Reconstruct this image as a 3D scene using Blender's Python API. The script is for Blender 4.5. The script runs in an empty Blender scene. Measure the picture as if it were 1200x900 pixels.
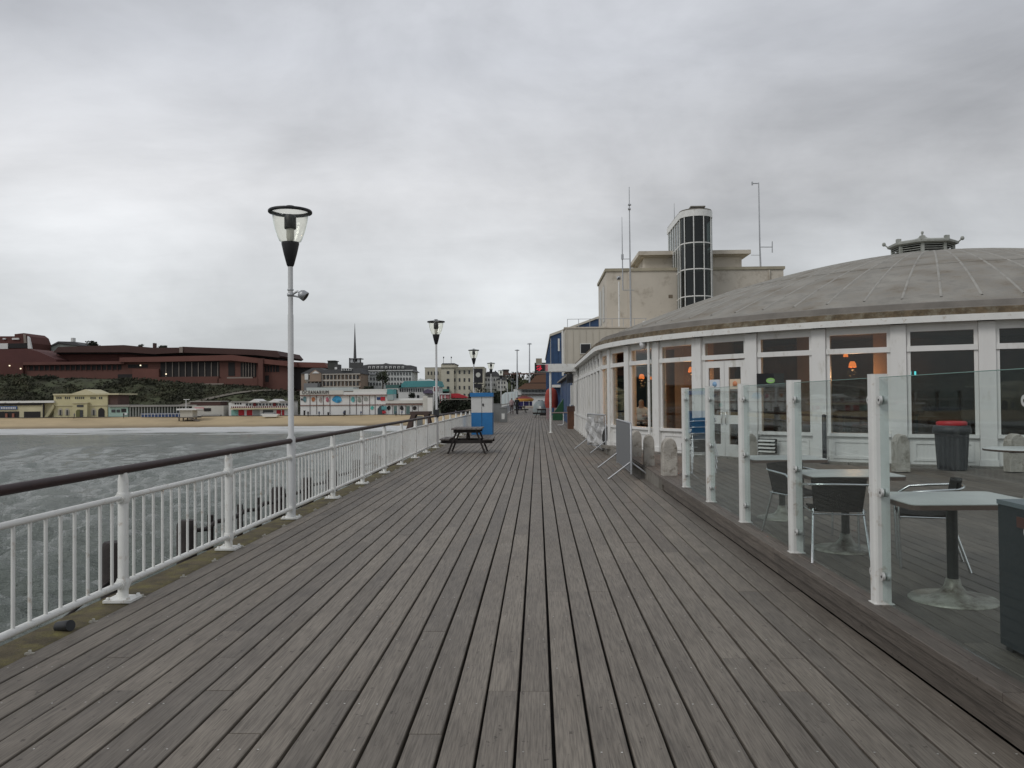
import bpy, bmesh, math, random
import numpy as np
from mathutils import Vector, Matrix
R_ = math.radians
scene = bpy.context.scene
col = scene.collection
random.seed(7); rng = np.random.default_rng(7)

# ------------------------------------------------------------------ camera
F = 970.0                                   # focal length in pixels of a 1200 px wide picture
CAMZ = 1.65
cam = bpy.data.cameras.new("camera"); camo = bpy.data.objects.new("camera", cam); col.objects.link(camo)
rot = Matrix.Rotation(R_(1.763), 4, 'Z') @ Matrix.Rotation(R_(91.019), 4, 'X') @ Matrix.Rotation(R_(-0.5), 4, 'Z')
camo.matrix_world = Matrix.Translation((0, 0, CAMZ)) @ rot
cam.sensor_width = 36; cam.lens = F / 1200 * 36; cam.clip_start = 0.05; cam.clip_end = 6000
scene.camera = camo
R3 = rot.to_3x3()
def at(x, y, Y):                            # point seen at photo pixel x, y standing Y metres along the pier
    d = R3 @ Vector(((x-600)/F, -(y-450)/F, -1)); return Vector((0, 0, CAMZ)) + d*(Y/d.y)
def atz(x, y, z):
    d = R3 @ Vector(((x-600)/F, -(y-450)/F, -1)); return Vector((0, 0, CAMZ)) + d*((z-CAMZ)/d.z)

# ------------------------------------------------------------------ world: overcast sky
w = bpy.data.worlds.new("World"); scene.world = w; w.use_nodes = True
nt = w.node_tree; nt.nodes.clear()
def N(t, **k):
    n = nt.nodes.new(t)
    for a, b in k.items(): setattr(n, a, b)
    return n
L = lambda a, b: nt.links.new(a, b)
out = N('ShaderNodeOutputWorld'); mixs = N('ShaderNodeMixShader'); mixs.inputs[0].default_value = 0.93
sky = N('ShaderNodeTexSky', sky_type='NISHITA', sun_disc=False)
sky.sun_elevation = R_(42); sky.sun_rotation = R_(235)
bg1 = N('ShaderNodeBackground'); bg1.inputs[1].default_value = 0.1; L(sky.outputs[0], bg1.inputs[0])
bg2 = N('ShaderNodeBackground'); bg2.inputs[1].default_value = 1.0
tc = N('ShaderNodeTexCoord'); sep = N('ShaderNodeSeparateXYZ'); L(tc.outputs['Generated'], sep.inputs[0])
def math_(op, a, b=None, c=None, clamp=False):
    n = N('ShaderNodeMath', operation=op); n.use_clamp = clamp
    for i, v in enumerate((a, b, c)):
        if v is None: continue
        if isinstance(v, (int, float)): n.inputs[i].default_value = v
        else: L(v, n.inputs[i])
    return n.outputs[0]
zc = math_('MAXIMUM', sep.outputs[2], 0.0)
zd = math_('ADD', zc, 0.14)
cmb = N('ShaderNodeCombineXYZ'); L(math_('DIVIDE', sep.outputs[0], zd), cmb.inputs[0]); L(math_('DIVIDE', sep.outputs[1], zd), cmb.inputs[1])
n1 = N('ShaderNodeTexNoise'); n1.inputs['Scale'].default_value = 0.75; n1.inputs['Detail'].default_value = 7; n1.inputs['Roughness'].default_value = 0.52; n1.inputs['Distortion'].default_value = 0.5
mp = N('ShaderNodeMapping'); mp.inputs['Location'].default_value = (3.1, 1.4, 0); mp.inputs['Scale'].default_value = (0.8, 1.5, 1)
L(cmb.outputs[0], mp.inputs[0]); L(mp.outputs[0], n1.inputs['Vector'])
n2 = N('ShaderNodeTexNoise'); n2.inputs['Scale'].default_value = 3.2; n2.inputs['Detail'].default_value = 5; n2.inputs['Roughness'].default_value = 0.6; n2.inputs['Distortion'].default_value = 0.8
mp2 = N('ShaderNodeMapping'); mp2.inputs['Location'].default_value = (9.1, 4.2, 0); mp2.inputs['Scale'].default_value = (0.35, 1.0, 1)
L(cmb.outputs[0], mp2.inputs[0]); L(mp2.outputs[0], n2.inputs['Vector'])
# elevation ramp: bright low band, greyer overhead
rmp = N('ShaderNodeValToRGB'); cr = rmp.color_ramp
cr.elements[0].position = 0.0; cr.elements[0].color = (0.58, 0.605, 0.635, 1)
e = cr.elements.new(0.10); e.color = (0.67, 0.69, 0.705, 1)
e = cr.elements.new(0.24); e.color = (0.71, 0.715, 0.73, 1)
e = cr.elements.new(0.38); e.color = (0.555, 0.57, 0.605, 1)
cr.elements[-1].position = 1.0; cr.elements[-1].color = (0.53, 0.545, 0.58, 1)
L(zc, rmp.inputs[0])
cl = math_('ADD', math_('MULTIPLY', math_('SUBTRACT', n1.outputs[0], 0.5), 0.30), math_('MULTIPLY', math_('SUBTRACT', n2.outputs[0], 0.5), 0.16))
n3 = N('ShaderNodeTexNoise'); n3.inputs['Scale'].default_value = 2.6; n3.inputs['Detail'].default_value = 9; n3.inputs['Roughness'].default_value = 0.58; n3.inputs['Distortion'].default_value = 0.35
mp3 = N('ShaderNodeMapping'); mp3.inputs['Location'].default_value = (2.3, 7.7, 1.1); mp3.inputs['Scale'].default_value = (1.0, 1.0, 2.1)
L(tc.outputs['Generated'], mp3.inputs[0]); L(mp3.outputs[0], n3.inputs['Vector'])
cl = math_('ADD', cl, math_('MULTIPLY', math_('SUBTRACT', n3.outputs[0], 0.5), 1.15))
# a heavier bank of cloud towards the right of the pier
nv = N('ShaderNodeVectorMath', operation='NORMALIZE'); L(tc.outputs['Generated'], nv.inputs[0])
def bank(x, y, tight, amt):
    d = (R3 @ Vector(((x-600)/F, -(y-450)/F, -1))).normalized()
    dp = N('ShaderNodeVectorMath', operation='DOT_PRODUCT'); L(nv.outputs[0], dp.inputs[0]); dp.inputs[1].default_value = d
    return math_('MULTIPLY', math_('POWER', math_('MAXIMUM', dp.outputs['Value'], 0.0), tight), amt)
cl = math_('ADD', cl, bank(900, 240, 70, -0.24)); cl = math_('ADD', cl, bank(1200, 150, 90, -0.42))
cl = math_('ADD', cl, bank(1000, 310, 300, 0.14)); cl = math_('ADD', math_('ADD', cl, bank(620, 270, 60, 0.12)), bank(130, 240, 90, 0.20))
fac = math_('ADD', math_('MULTIPLY', cl, 0.9), 1.0)
vm = N('ShaderNodeVectorMath', operation='SCALE'); L(rmp.outputs[0], vm.inputs[0]); L(fac, vm.inputs['Scale'])
L(vm.outputs[0], bg2.inputs[0]); L(bg1.outputs[0], mixs.inputs[1]); L(bg2.outputs[0], mixs.inputs[2]); L(mixs.outputs[0], out.inputs[0])

sun = bpy.data.lights.new("sun", 'SUN'); sun.energy = 0.9; sun.angle = R_(22); sun.color = (1, 0.97, 0.93)
so = bpy.data.objects.new("sun", sun); col.objects.link(so)
# sun behind and to the left of the camera
sd = Vector((-0.55, -0.5, 0.67)); so.rotation_euler = sd.to_track_quat('Z', 'Y').to_euler()
scene.view_settings.view_transform = 'Standard'; scene.view_settings.look = 'None'
scene.view_settings.gamma = 1; scene.view_settings.exposure = 0.0; scene.view_settings.use_curve_mapping = False
scene.cycles.max_bounces = 8; scene.cycles.transparent_max_bounces = 24; scene.cycles.transmission_bounces = 6
scene.cycles.caustics_reflective = False; scene.cycles.caustics_refractive = False

# ------------------------------------------------------------------ helpers
def root_mat(p):
    m = Matrix.Identity(4)
    while p is not None: m = p.matrix_basis @ m; p = p.parent
    return m
class MB:
    def __init__(s): s.v = []; s.f = []; s.s = []; s.m = []
    def add(s, vs, fs, smooth=False, mi=0):
        o = len(s.v); s.v += [tuple(v) for v in vs]
        for f in fs: s.f.append(tuple(i+o for i in f)); s.s.append(smooth); s.m.append(mi)
        return s
    def box(s, x0, x1, y0, y1, z0, z1, M=None, mi=0):
        vs = [Vector((x, y, z)) for z in (z0, z1) for y in (y0, y1) for x in (x0, x1)]
        if M is not None: vs = [M @ v for v in vs]
        return s.add(vs, [(0,2,3,1), (4,5,7,6), (0,1,5,4), (2,6,7,3), (0,4,6,2), (1,3,7,5)], mi=mi)
    def bar(s, p0, p1, a, b, up=(0,0,1)):            # rectangular bar between two points, a wide, b high
        p0, p1 = Vector(p0), Vector(p1); d = (p1-p0).normalized(); up = Vector(up)
        if abs(d.dot(up)) > 0.98: up = Vector((0,1,0))
        x = d.cross(up).normalized()*a/2; y = x.cross(d).normalized()*b/2
        vs = [q+sx*x+sy*y for q in (p0, p1) for sx, sy in ((-1,-1),(1,-1),(1,1),(-1,1))]
        return s.add(vs, [(3,2,1,0), (4,5,6,7), (0,1,5,4), (1,2,6,5), (2,3,7,6), (3,0,4,7)])
    def tube(s, pts, r, n=8, cap=True, mi=0):
        pts = [Vector(p) for p in pts]; k = len(pts); rr = r if isinstance(r, (list, tuple)) else [r]*k
        o = len(s.v); prev = None; rings = []
        for i, p in enumerate(pts):
            d = (pts[min(i+1, k-1)]-pts[max(i-1, 0)]).normalized()
            if prev is None:
                u = Vector((0,0,1)) if abs(d.z) < 0.9 else Vector((0,1,0))
                x = d.cross(u).normalized()
            else: x = (prev - d*prev.dot(d)).normalized()
            prev = x; y = d.cross(x)
            rings.append([p+rr[i]*(math.cos(2*math.pi*j/n)*x+math.sin(2*math.pi*j/n)*y) for j in range(n)])
        vs = [v for g in rings for v in g]
        fs = [(i*n+j, i*n+(j+1) % n, (i+1)*n+(j+1) % n, (i+1)*n+j) for i in range(k-1) for j in range(n)]
        s.add(vs, fs, n > 4, mi)
        if cap: s.add(rings[0], [tuple(range(n-1, -1, -1))], mi=mi); s.add(rings[-1], [tuple(range(n))], mi=mi)
        return s
    def lathe(s, prof, n=24, c=(0,0,0), M=None, smooth=True, a0=0.0, a1=2*math.pi, mi=0):
        full = abs(a1-a0-2*math.pi) < 1e-6; m = n if full else n+1; vs = []
        for r, z in prof:
            for j in range(m):
                a = a0+(a1-a0)*j/n; v = Vector((r*math.cos(a)+c[0], r*math.sin(a)+c[1], z+c[2])); vs.append(M @ v if M else v)
        fs = []
        for i in range(len(prof)-1):
            for j in range(n):
                j2 = (j+1) % m; fs.append((i*m+j, i*m+j2, (i+1)*m+j2, (i+1)*m+j))
        return s.add(vs, fs, smooth, mi)
    def prism(s, poly, z0, z1, M=None, mi=0):        # poly in xy (counter-clockwise)
        n = len(poly); vs = [Vector((x, y, z0)) for x, y in poly]+[Vector((x, y, z1)) for x, y in poly]
        if M is not None: vs = [M @ v for v in vs]
        return s.add(vs, [tuple(range(n-1, -1, -1)), tuple(range(n, 2*n))]+[(i, (i+1) % n, n+(i+1) % n, n+i) for i in range(n)], mi=mi)
    def xz(s, poly, y0, y1, M=None, mi=0):           # poly in xz, extruded along y
        n = len(poly); vs = [Vector((x, y0, z)) for x, z in poly]+[Vector((x, y1, z)) for x, z in poly]
        if M is not None: vs = [M @ v for v in vs]
        return s.add(vs, [tuple(range(n)), tuple(range(2*n-1, n-1, -1))]+[((i+1) % n, i, n+i, n+(i+1) % n) for i in range(n)], mi=mi)
    def yz(s, poly, x0, x1, mi=0):
        n = len(poly); vs = [Vector((x0, y, z)) for y, z in poly]+[Vector((x1, y, z)) for y, z in poly]
        return s.add(vs, [tuple(range(n-1, -1, -1)), tuple(range(n, 2*n))]+[(i, (i+1) % n, n+(i+1) % n, n+i) for i in range(n)], mi=mi)
    def mesh(s, name, mats, M=None):
        me = bpy.data.meshes.new(name); vs = s.v if M is None else [tuple(M @ Vector(v)) for v in s.v]
        me.from_pydata(vs, [], s.f)
        me.polygons.foreach_set('use_smooth', s.s)
        for m in (mats if isinstance(mats, (list, tuple)) else [mats]): me.materials.append(m)
        if any(s.m): me.polygons.foreach_set('material_index', s.m)
        me.update(); return me
    def build(s, name, mats, parent=None, world=False, rnd=None):
        M = root_mat(parent).inverted() if (world and parent is not None) else None
        me = s.mesh(name, mats, M)
        if rnd is not None:
            a = me.attributes.new('rnd', 'FLOAT', 'FACE'); a.data.foreach_set('value', rnd if hasattr(rnd, '__len__') else [rnd]*len(s.f))
        return link(name, me, parent)
def link(name, me, parent=None):
    o = bpy.data.objects.new(name, me); col.objects.link(o); o.parent = parent
    if parent is not None: kids.setdefault(parent.name, []).append(o)
    return o
def tag(o, label=None, cat=None, group=None, kind=None):
    if label: o['label'] = label
    if cat: o['category'] = cat
    if group: o['group'] = group
    if kind: o['kind'] = kind
    return o
def thing(name, label, cat, loc=(0,0,0), rz=0, group=None):
    o = bpy.data.objects.new(name, None); col.objects.link(o); o.location = loc; o.rotation_euler = (0, 0, rz)
    o.matrix_basis = Matrix.Translation(loc) @ Matrix.Rotation(rz, 4, 'Z'); o.empty_display_size = 0.2
    return tag(o, label, cat, group)
def copy_tree(o, parent=None):
    c = o.copy(); col.objects.link(c); c.parent = parent
    for ch in kids.get(o.name, []): copy_tree(ch, c)
    return c
kids = {}
def dup(o, loc, rz, label, group=None):
    c = copy_tree(o); c.matrix_basis = Matrix.Translation(loc) @ Matrix.Rotation(rz, 4, 'Z'); c['label'] = label
    if group: c['group'] = group
    return c
def B(name, mat, parent, x0, x1, y0, y1, z0, z1, label=None):      # world-coordinate box as one part
    o = MB().box(x0, x1, y0, y1, z0, z1).build(name, mat, parent, world=True)
    if label: o['label'] = label
    return o

# ------------------------------------------------------------------ materials
MATS = {}
def mat(name, c, rough=0.6, var=0.15, scale=2.0, metal=0.0, bump=0.0, bscale=40.0, dirt=None, dirt_amt=0.0, dscale=1.5, spec=0.5, stretch=(1,1,1), emit=None, es=1.0):
    m = bpy.data.materials.new(name); m.use_nodes = True; t = m.node_tree; n = t.nodes; b = n['Principled BSDF']
    b.inputs['Roughness'].default_value = rough; b.inputs['Metallic'].default_value = metal; b.inputs['Specular IOR Level'].default_value = spec
    g = n.new('ShaderNodeNewGeometry'); mp = n.new('ShaderNodeMapping'); mp.inputs['Scale'].default_value = stretch
    t.links.new(g.outputs['Position'], mp.inputs[0])
    nz = n.new('ShaderNodeTexNoise'); nz.inputs['Scale'].default_value = scale; nz.inputs['Detail'].default_value = 6; nz.inputs['Roughness'].default_value = 0.6
    t.links.new(mp.outputs[0], nz.inputs['Vector'])
    r = n.new('ShaderNodeValToRGB'); r.color_ramp.elements[0].position = 0.3; r.color_ramp.elements[1].position = 0.7
    r.color_ramp.elements[0].color = (*[x*(1-var) for x in c], 1); r.color_ramp.elements[1].color = (*[min(1, x*(1+var)) for x in c], 1)
    t.links.new(nz.outputs[0], r.inputs[0]); cur = r.outputs[0]
    if dirt:
        nd = n.new('ShaderNodeTexNoise'); nd.inputs['Scale'].default_value = dscale; nd.inputs['Detail'].default_value = 8; nd.inputs['Roughness'].default_value = 0.7
        t.links.new(mp.outputs[0], nd.inputs['Vector'])
        rd = n.new('ShaderNodeValToRGB'); rd.color_ramp.elements[0].position = 0.62-dirt_amt*0.3; rd.color_ramp.elements[1].position = 0.78-dirt_amt*0.2
        t.links.new(nd.outputs[0], rd.inputs[0])
        mx = n.new('ShaderNodeMix'); mx.data_type = 'RGBA'; t.links.new(rd.outputs[0], mx.inputs[0]); t.links.new(cur, mx.inputs[6]); mx.inputs[7].default_value = (*dirt, 1)
        cur = mx.outputs[2]
    t.links.new(cur, b.inputs['Base Color'])
    if bump:
        nb = n.new('ShaderNodeTexNoise'); nb.inputs['Scale'].default_value = bscale; nb.inputs['Detail'].default_value = 4
        t.links.new(mp.outputs[0], nb.inputs['Vector'])
        bp = n.new('ShaderNodeBump'); bp.inputs['Strength'].default_value = bump; bp.inputs['Distance'].default_value = 0.02
        t.links.new(nb.outputs[0], bp.inputs['Height']); t.links.new(bp.outputs[0], b.inputs['Normal'])
    if emit: b.inputs['Emission Color'].default_value = (*emit, 1); b.inputs['Emission Strength'].default_value = es
    MATS[name] = m; return m

def wood_mat(name, c, alt, rough=0.62):
    m = bpy.data.materials.new(name); m.use_nodes = True; t = m.node_tree; n = t.nodes; b = n['Principled BSDF']; lk = t.links.new
    g = n.new('ShaderNodeNewGeometry'); at_ = n.new('ShaderNodeAttribute'); at_.attribute_name = 'rnd'
    off = n.new('ShaderNodeCombineXYZ')
    mu = n.new('ShaderNodeMath'); mu.operation = 'MULTIPLY'; mu.inputs[1].default_value = 37.0; lk(at_.outputs['Fac'], mu.inputs[0])
    lk(mu.outputs[0], off.inputs[1]); lk(mu.outputs[0], off.inputs[2])
    add = n.new('ShaderNodeVectorMath'); lk(g.outputs['Position'], add.inputs[0]); lk(off.outputs[0], add.inputs[1])
    def noise(sc, st, det=5, dist=0.0):
        mp = n.new('ShaderNodeMapping'); mp.inputs['Scale'].default_value = st; lk(add.outputs[0], mp.inputs[0])
        z = n.new('ShaderNodeTexNoise'); z.inputs['Scale'].default_value = sc; z.inputs['Detail'].default_value = det; z.inputs['Distortion'].default_value = dist; z.inputs['Roughness'].default_value = 0.6
        lk(mp.outputs[0], z.inputs['Vector']); return z.outputs[0]
    grain = noise(130, (1, 0.035, 1), 4, 0.3); blotch = noise(1.3, (2.0, 0.6, 1), 5); spot = noise(26, (1, 0.6, 1), 2); stain = noise(3.5, (1, 0.35, 1), 6, 0.4)
    def ramp(src, p0, c0, p1, c1):
        r = n.new('ShaderNodeValToRGB'); r.color_ramp.elements[0].position = p0; r.color_ramp.elements[1].position = p1
        r.color_ramp.elements[0].color = (*c0, 1); r.color_ramp.elements[1].color = (*c1, 1); lk(src, r.inputs[0]); return r.outputs[0]
    base = ramp(blotch, 0.3, c, 0.7, alt)
    def mult(a, bb, f=1.0):
        x = n.new('ShaderNodeMix'); x.data_type = 'RGBA'; x.blend_type = 'MULTIPLY'; x.inputs[0].default_value = f; lk(a, x.inputs[6]); lk(bb, x.inputs[7]); return x.outputs[2]
    cur = mult(base, ramp(grain, 0.35, (0.62, 0.61, 0.59), 0.60, (1.14, 1.14, 1.12)))
    cur = mult(cur, ramp(stain, 0.30, (0.80, 0.79, 0.78), 0.5, (1, 1, 1)))
    cur = mult(cur, ramp(spot, 0.26, (0.45, 0.43, 0.42), 0.33, (1, 1, 1)))
    cur = mult(cur, ramp(at_.outputs['Fac'], 0.0, (0.81, 0.81, 0.81), 1.0, (1.10, 1.09, 1.07)))
    lk(cur, b.inputs['Base Color'])
    rr = n.new('ShaderNodeMapRange'); rr.inputs[3].default_value = rough-0.12; rr.inputs[4].default_value = rough+0.15; lk(stain, rr.inputs[0]); lk(rr.outputs[0], b.inputs['Roughness'])
    bp = n.new('ShaderNodeBump'); bp.inputs['Strength'].default_value = 0.35; bp.inputs['Distance'].default_value = 0.003; lk(grain, bp.inputs['Height']); lk(bp.outputs[0], b.inputs['Normal'])
    MATS[name] = m; return m

def glass_mat(name, tint, gloss=(0.9, 0.95, 0.95), boost=0.0, rough=0.02, dirt=0.0, graze=0.85):
    m = bpy.data.materials.new(name); m.use_nodes = True; t = m.node_tree; n = t.nodes; n.clear(); lk = t.links.new
    o = n.new('ShaderNodeOutputMaterial'); tr = n.new('ShaderNodeBsdfTransparent'); tr.inputs[0].default_value = (*tint, 1)
    gl = n.new('ShaderNodeBsdfGlossy'); gl.inputs[0].default_value = (*gloss, 1); gl.inputs['Roughness'].default_value = rough
    ge = n.new('ShaderNodeNewGeometry'); dt = n.new('ShaderNodeVectorMath'); dt.operation = 'DOT_PRODUCT'; lk(ge.outputs['Normal'], dt.inputs[0]); lk(ge.outputs['Incoming'], dt.inputs[1])
    def mm(op, a, b_):
        x = n.new('ShaderNodeMath'); x.operation = op; x.use_clamp = op == 'ADD'
        for i_, v_ in enumerate((a, b_)):
            if v_ is None: continue
            if isinstance(v_, (int, float)): x.inputs[i_].default_value = v_
            else: lk(v_, x.inputs[i_])
        return x.outputs[0]
    fr = mm('POWER', mm('SUBTRACT', 1.0, mm('ABSOLUTE', dt.outputs['Value'], None)), 5.0)
    ad = n.new('ShaderNodeMath'); ad.operation = 'ADD'; ad.inputs[1].default_value = 0.035+boost; ad.use_clamp = True; lk(mm('MULTIPLY', fr, graze), ad.inputs[0])
    mx = n.new('ShaderNodeMixShader'); lk(ad.outputs[0], mx.inputs[0]); lk(tr.outputs[0], mx.inputs[1]); lk(gl.outputs[0], mx.inputs[2])
    last = mx.outputs[0]
    if dirt:
        df = n.new('ShaderNodeBsdfDiffuse'); df.inputs[0].default_value = (0.5, 0.55, 0.53, 1)
        g = n.new('ShaderNodeNewGeometry'); nz = n.new('ShaderNodeTexNoise'); nz.inputs['Scale'].default_value = 3; nz.inputs['Detail'].default_value = 6; lk(g.outputs['Position'], nz.inputs['Vector'])
        mu = n.new('ShaderNodeMath'); mu.operation = 'MULTIPLY'; mu.inputs[1].default_value = dirt*2; lk(nz.outputs[0], mu.inputs[0])
        m2 = n.new('ShaderNodeMixShader'); lk(mu.outputs[0], m2.inputs[0]); lk(last, m2.inputs[1]); lk(df.outputs[0], m2.inputs[2]); last = m2.outputs[0]
    lk(last, o.inputs[0]); MATS[name] = m; return m

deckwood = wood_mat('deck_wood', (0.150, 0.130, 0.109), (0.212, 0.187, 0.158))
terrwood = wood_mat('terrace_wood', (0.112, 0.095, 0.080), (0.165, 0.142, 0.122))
white = mat('white_paint', (0.72, 0.72, 0.69), 0.45, 0.07, 3, dirt=(0.34, 0.25, 0.16), dirt_amt=0.16, dscale=9)
white_wall = mat('white_timber_paint', (0.72, 0.715, 0.69), 0.5, 0.06, 2, dirt=(0.45, 0.43, 0.36), dirt_amt=0.15, dscale=3, stretch=(1, 1, 0.35))
pole_grey = mat('pole_grey', (0.57, 0.575, 0.57), 0.45, 0.05, 4)
maroon = mat('handrail_brown', (0.032, 0.017, 0.017), 0.5, 0.25, 8, spec=.3)
moss = mat('mossy_edge', (0.085, 0.068, 0.035), 0.9, 0.45, 5, dirt=(0.16, 0.14, 0.04), dirt_amt=0.5, dscale=4, bump=0.6, bscale=60)
darktimber = mat('dark_timber', (0.028, 0.022, 0.020), 0.8, 0.4, 6, bump=0.4)
black = mat('black_metal', (0.010, 0.010, 0.012), 0.5, 0.2, 5)
blackp = mat('black_plastic', (0.022, 0.023, 0.026), 0.5, 0.2, 5)
steel = mat('brushed_aluminium', (0.62, 0.62, 0.62), 0.25, 0.08, 10, metal=1.0)
galv = mat('galvanised_steel', (0.42, 0.43, 0.44), 0.45, 0.12, 12, metal=0.6)
concrete = mat('concrete', (0.20, 0.185, 0.16), 0.9, 0.25, 2.5, dirt=(0.09, 0.08, 0.06), dirt_amt=0.4, dscale=2, bump=0.5, bscale=30)
stone = mat('lichen_stone', (0.40, 0.375, 0.33), 0.9, 0.18, 5, dirt=(0.12, 0.10, 0.07), dirt_amt=0.35, dscale=7, bump=0.7, bscale=35)
roofc = mat('dome_concrete', (0.265, 0.252, 0.222), 0.85, 0.24, 2.6, dirt=(0.165, 0.14, 0.105), dirt_amt=0.5, dscale=1.3, bump=0.5, bscale=12)
ribm = mat('dome_seam', (0.31, 0.30, 0.27), 0.85, 0.15, 2, dirt=(0.2, 0.18, 0.15), dirt_amt=0.3, dscale=3)
mossroof = mat('mossy_gutter', (0.12, 0.09, 0.055), 0.95, 0.5, 4, dirt=(0.22, 0.20, 0.15), dirt_amt=0.45, dscale=5, bump=0.7, bscale=25)
kerbroof = mat('roof_upstand', (0.19, 0.175, 0.155), 0.9, 0.2, 2)
beige = mat('beige_render', (0.58, 0.53, 0.45), 0.85, 0.09, 0.5, dirt=(0.30, 0.25, 0.19), dirt_amt=0.34, dscale=0.8)
beige2 = mat('beige_cladding', (0.52, 0.485, 0.41), 0.7, 0.06, 0.8)
bluew = mat('blue_cladding', (0.03, 0.075, 0.17), 0.5, 0.15, 2)
bluep = mat('blue_paint', (0.02, 0.17, 0.42), 0.45, 0.08, 3)
glasspan = glass_mat('screen_glass', (0.895, 0.935, 0.93), boost=-0.018, dirt=0.002, graze=0.5)
winglass = glass_mat('window_glass', (0.80, 0.82, 0.80), boost=-0.006)
lampglass = glass_mat('lamp_glass', (0.985, 0.982, 0.955), boost=-0.01, dirt=0.012)
towerglass = glass_mat('tower_glass', (0.28, 0.33, 0.32), boost=0.0)
dark = mat('dark_interior', (0.016, 0.014, 0.013), 0.8, 0.3, 2)
inwall = mat('interior_wall', (0.11, 0.06, 0.04), 0.8, 0.35, 1.5)
inpale = mat('interior_pale_wall', (0.24, 0.16, 0.11), 0.8, 0.2, 1.5)
wicker = mat('dark_weave', (0.014, 0.012, 0.011), 0.8, 0.5, 90, bump=0.8, bscale=160, spec=.2)
tabletop = mat('table_laminate', (0.55, 0.555, 0.53), 0.35, 0.06, 5)
tedge = mat('table_edge', (0.11, 0.07, 0.055), 0.5, 0.2, 5)
rustbase = mat('stained_table_base', (0.36, 0.35, 0.30), 0.5, 0.2, 6, metal=0.3, dirt=(0.07, 0.045, 0.03), dirt_amt=0.55, dscale=5)
red = mat('red_plastic', (0.42, 0.015, 0.02), 0.45, 0.1, 5)
def wet_sand(m):
    t = m.node_tree; n = t.nodes; b = n['Principled BSDF']; src = b.inputs['Base Color'].links[0].from_socket
    g_ = n.new('ShaderNodeNewGeometry'); sx = n.new('ShaderNodeSeparateXYZ'); t.links.new(g_.outputs['Position'], sx.inputs[0])
    r = n.new('ShaderNodeMapRange'); r.inputs[1].default_value = -5.3; r.inputs[2].default_value = -4.7; r.inputs[3].default_value = .55; r.inputs[4].default_value = 1; t.links.new(sx.outputs[2], r.inputs[0])
    v = n.new('ShaderNodeVectorMath'); v.operation = 'SCALE'; t.links.new(src, v.inputs[0]); t.links.new(r.outputs[0], v.inputs['Scale']); t.links.new(v.outputs[0], b.inputs['Base Color'])
sandm = mat('sand', (0.43, 0.335, 0.20), 0.95, 0.16, 0.08, dirt=(0.30, 0.23, 0.14), dirt_amt=0.3, dscale=0.05); wet_sand(sandm)

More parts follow.
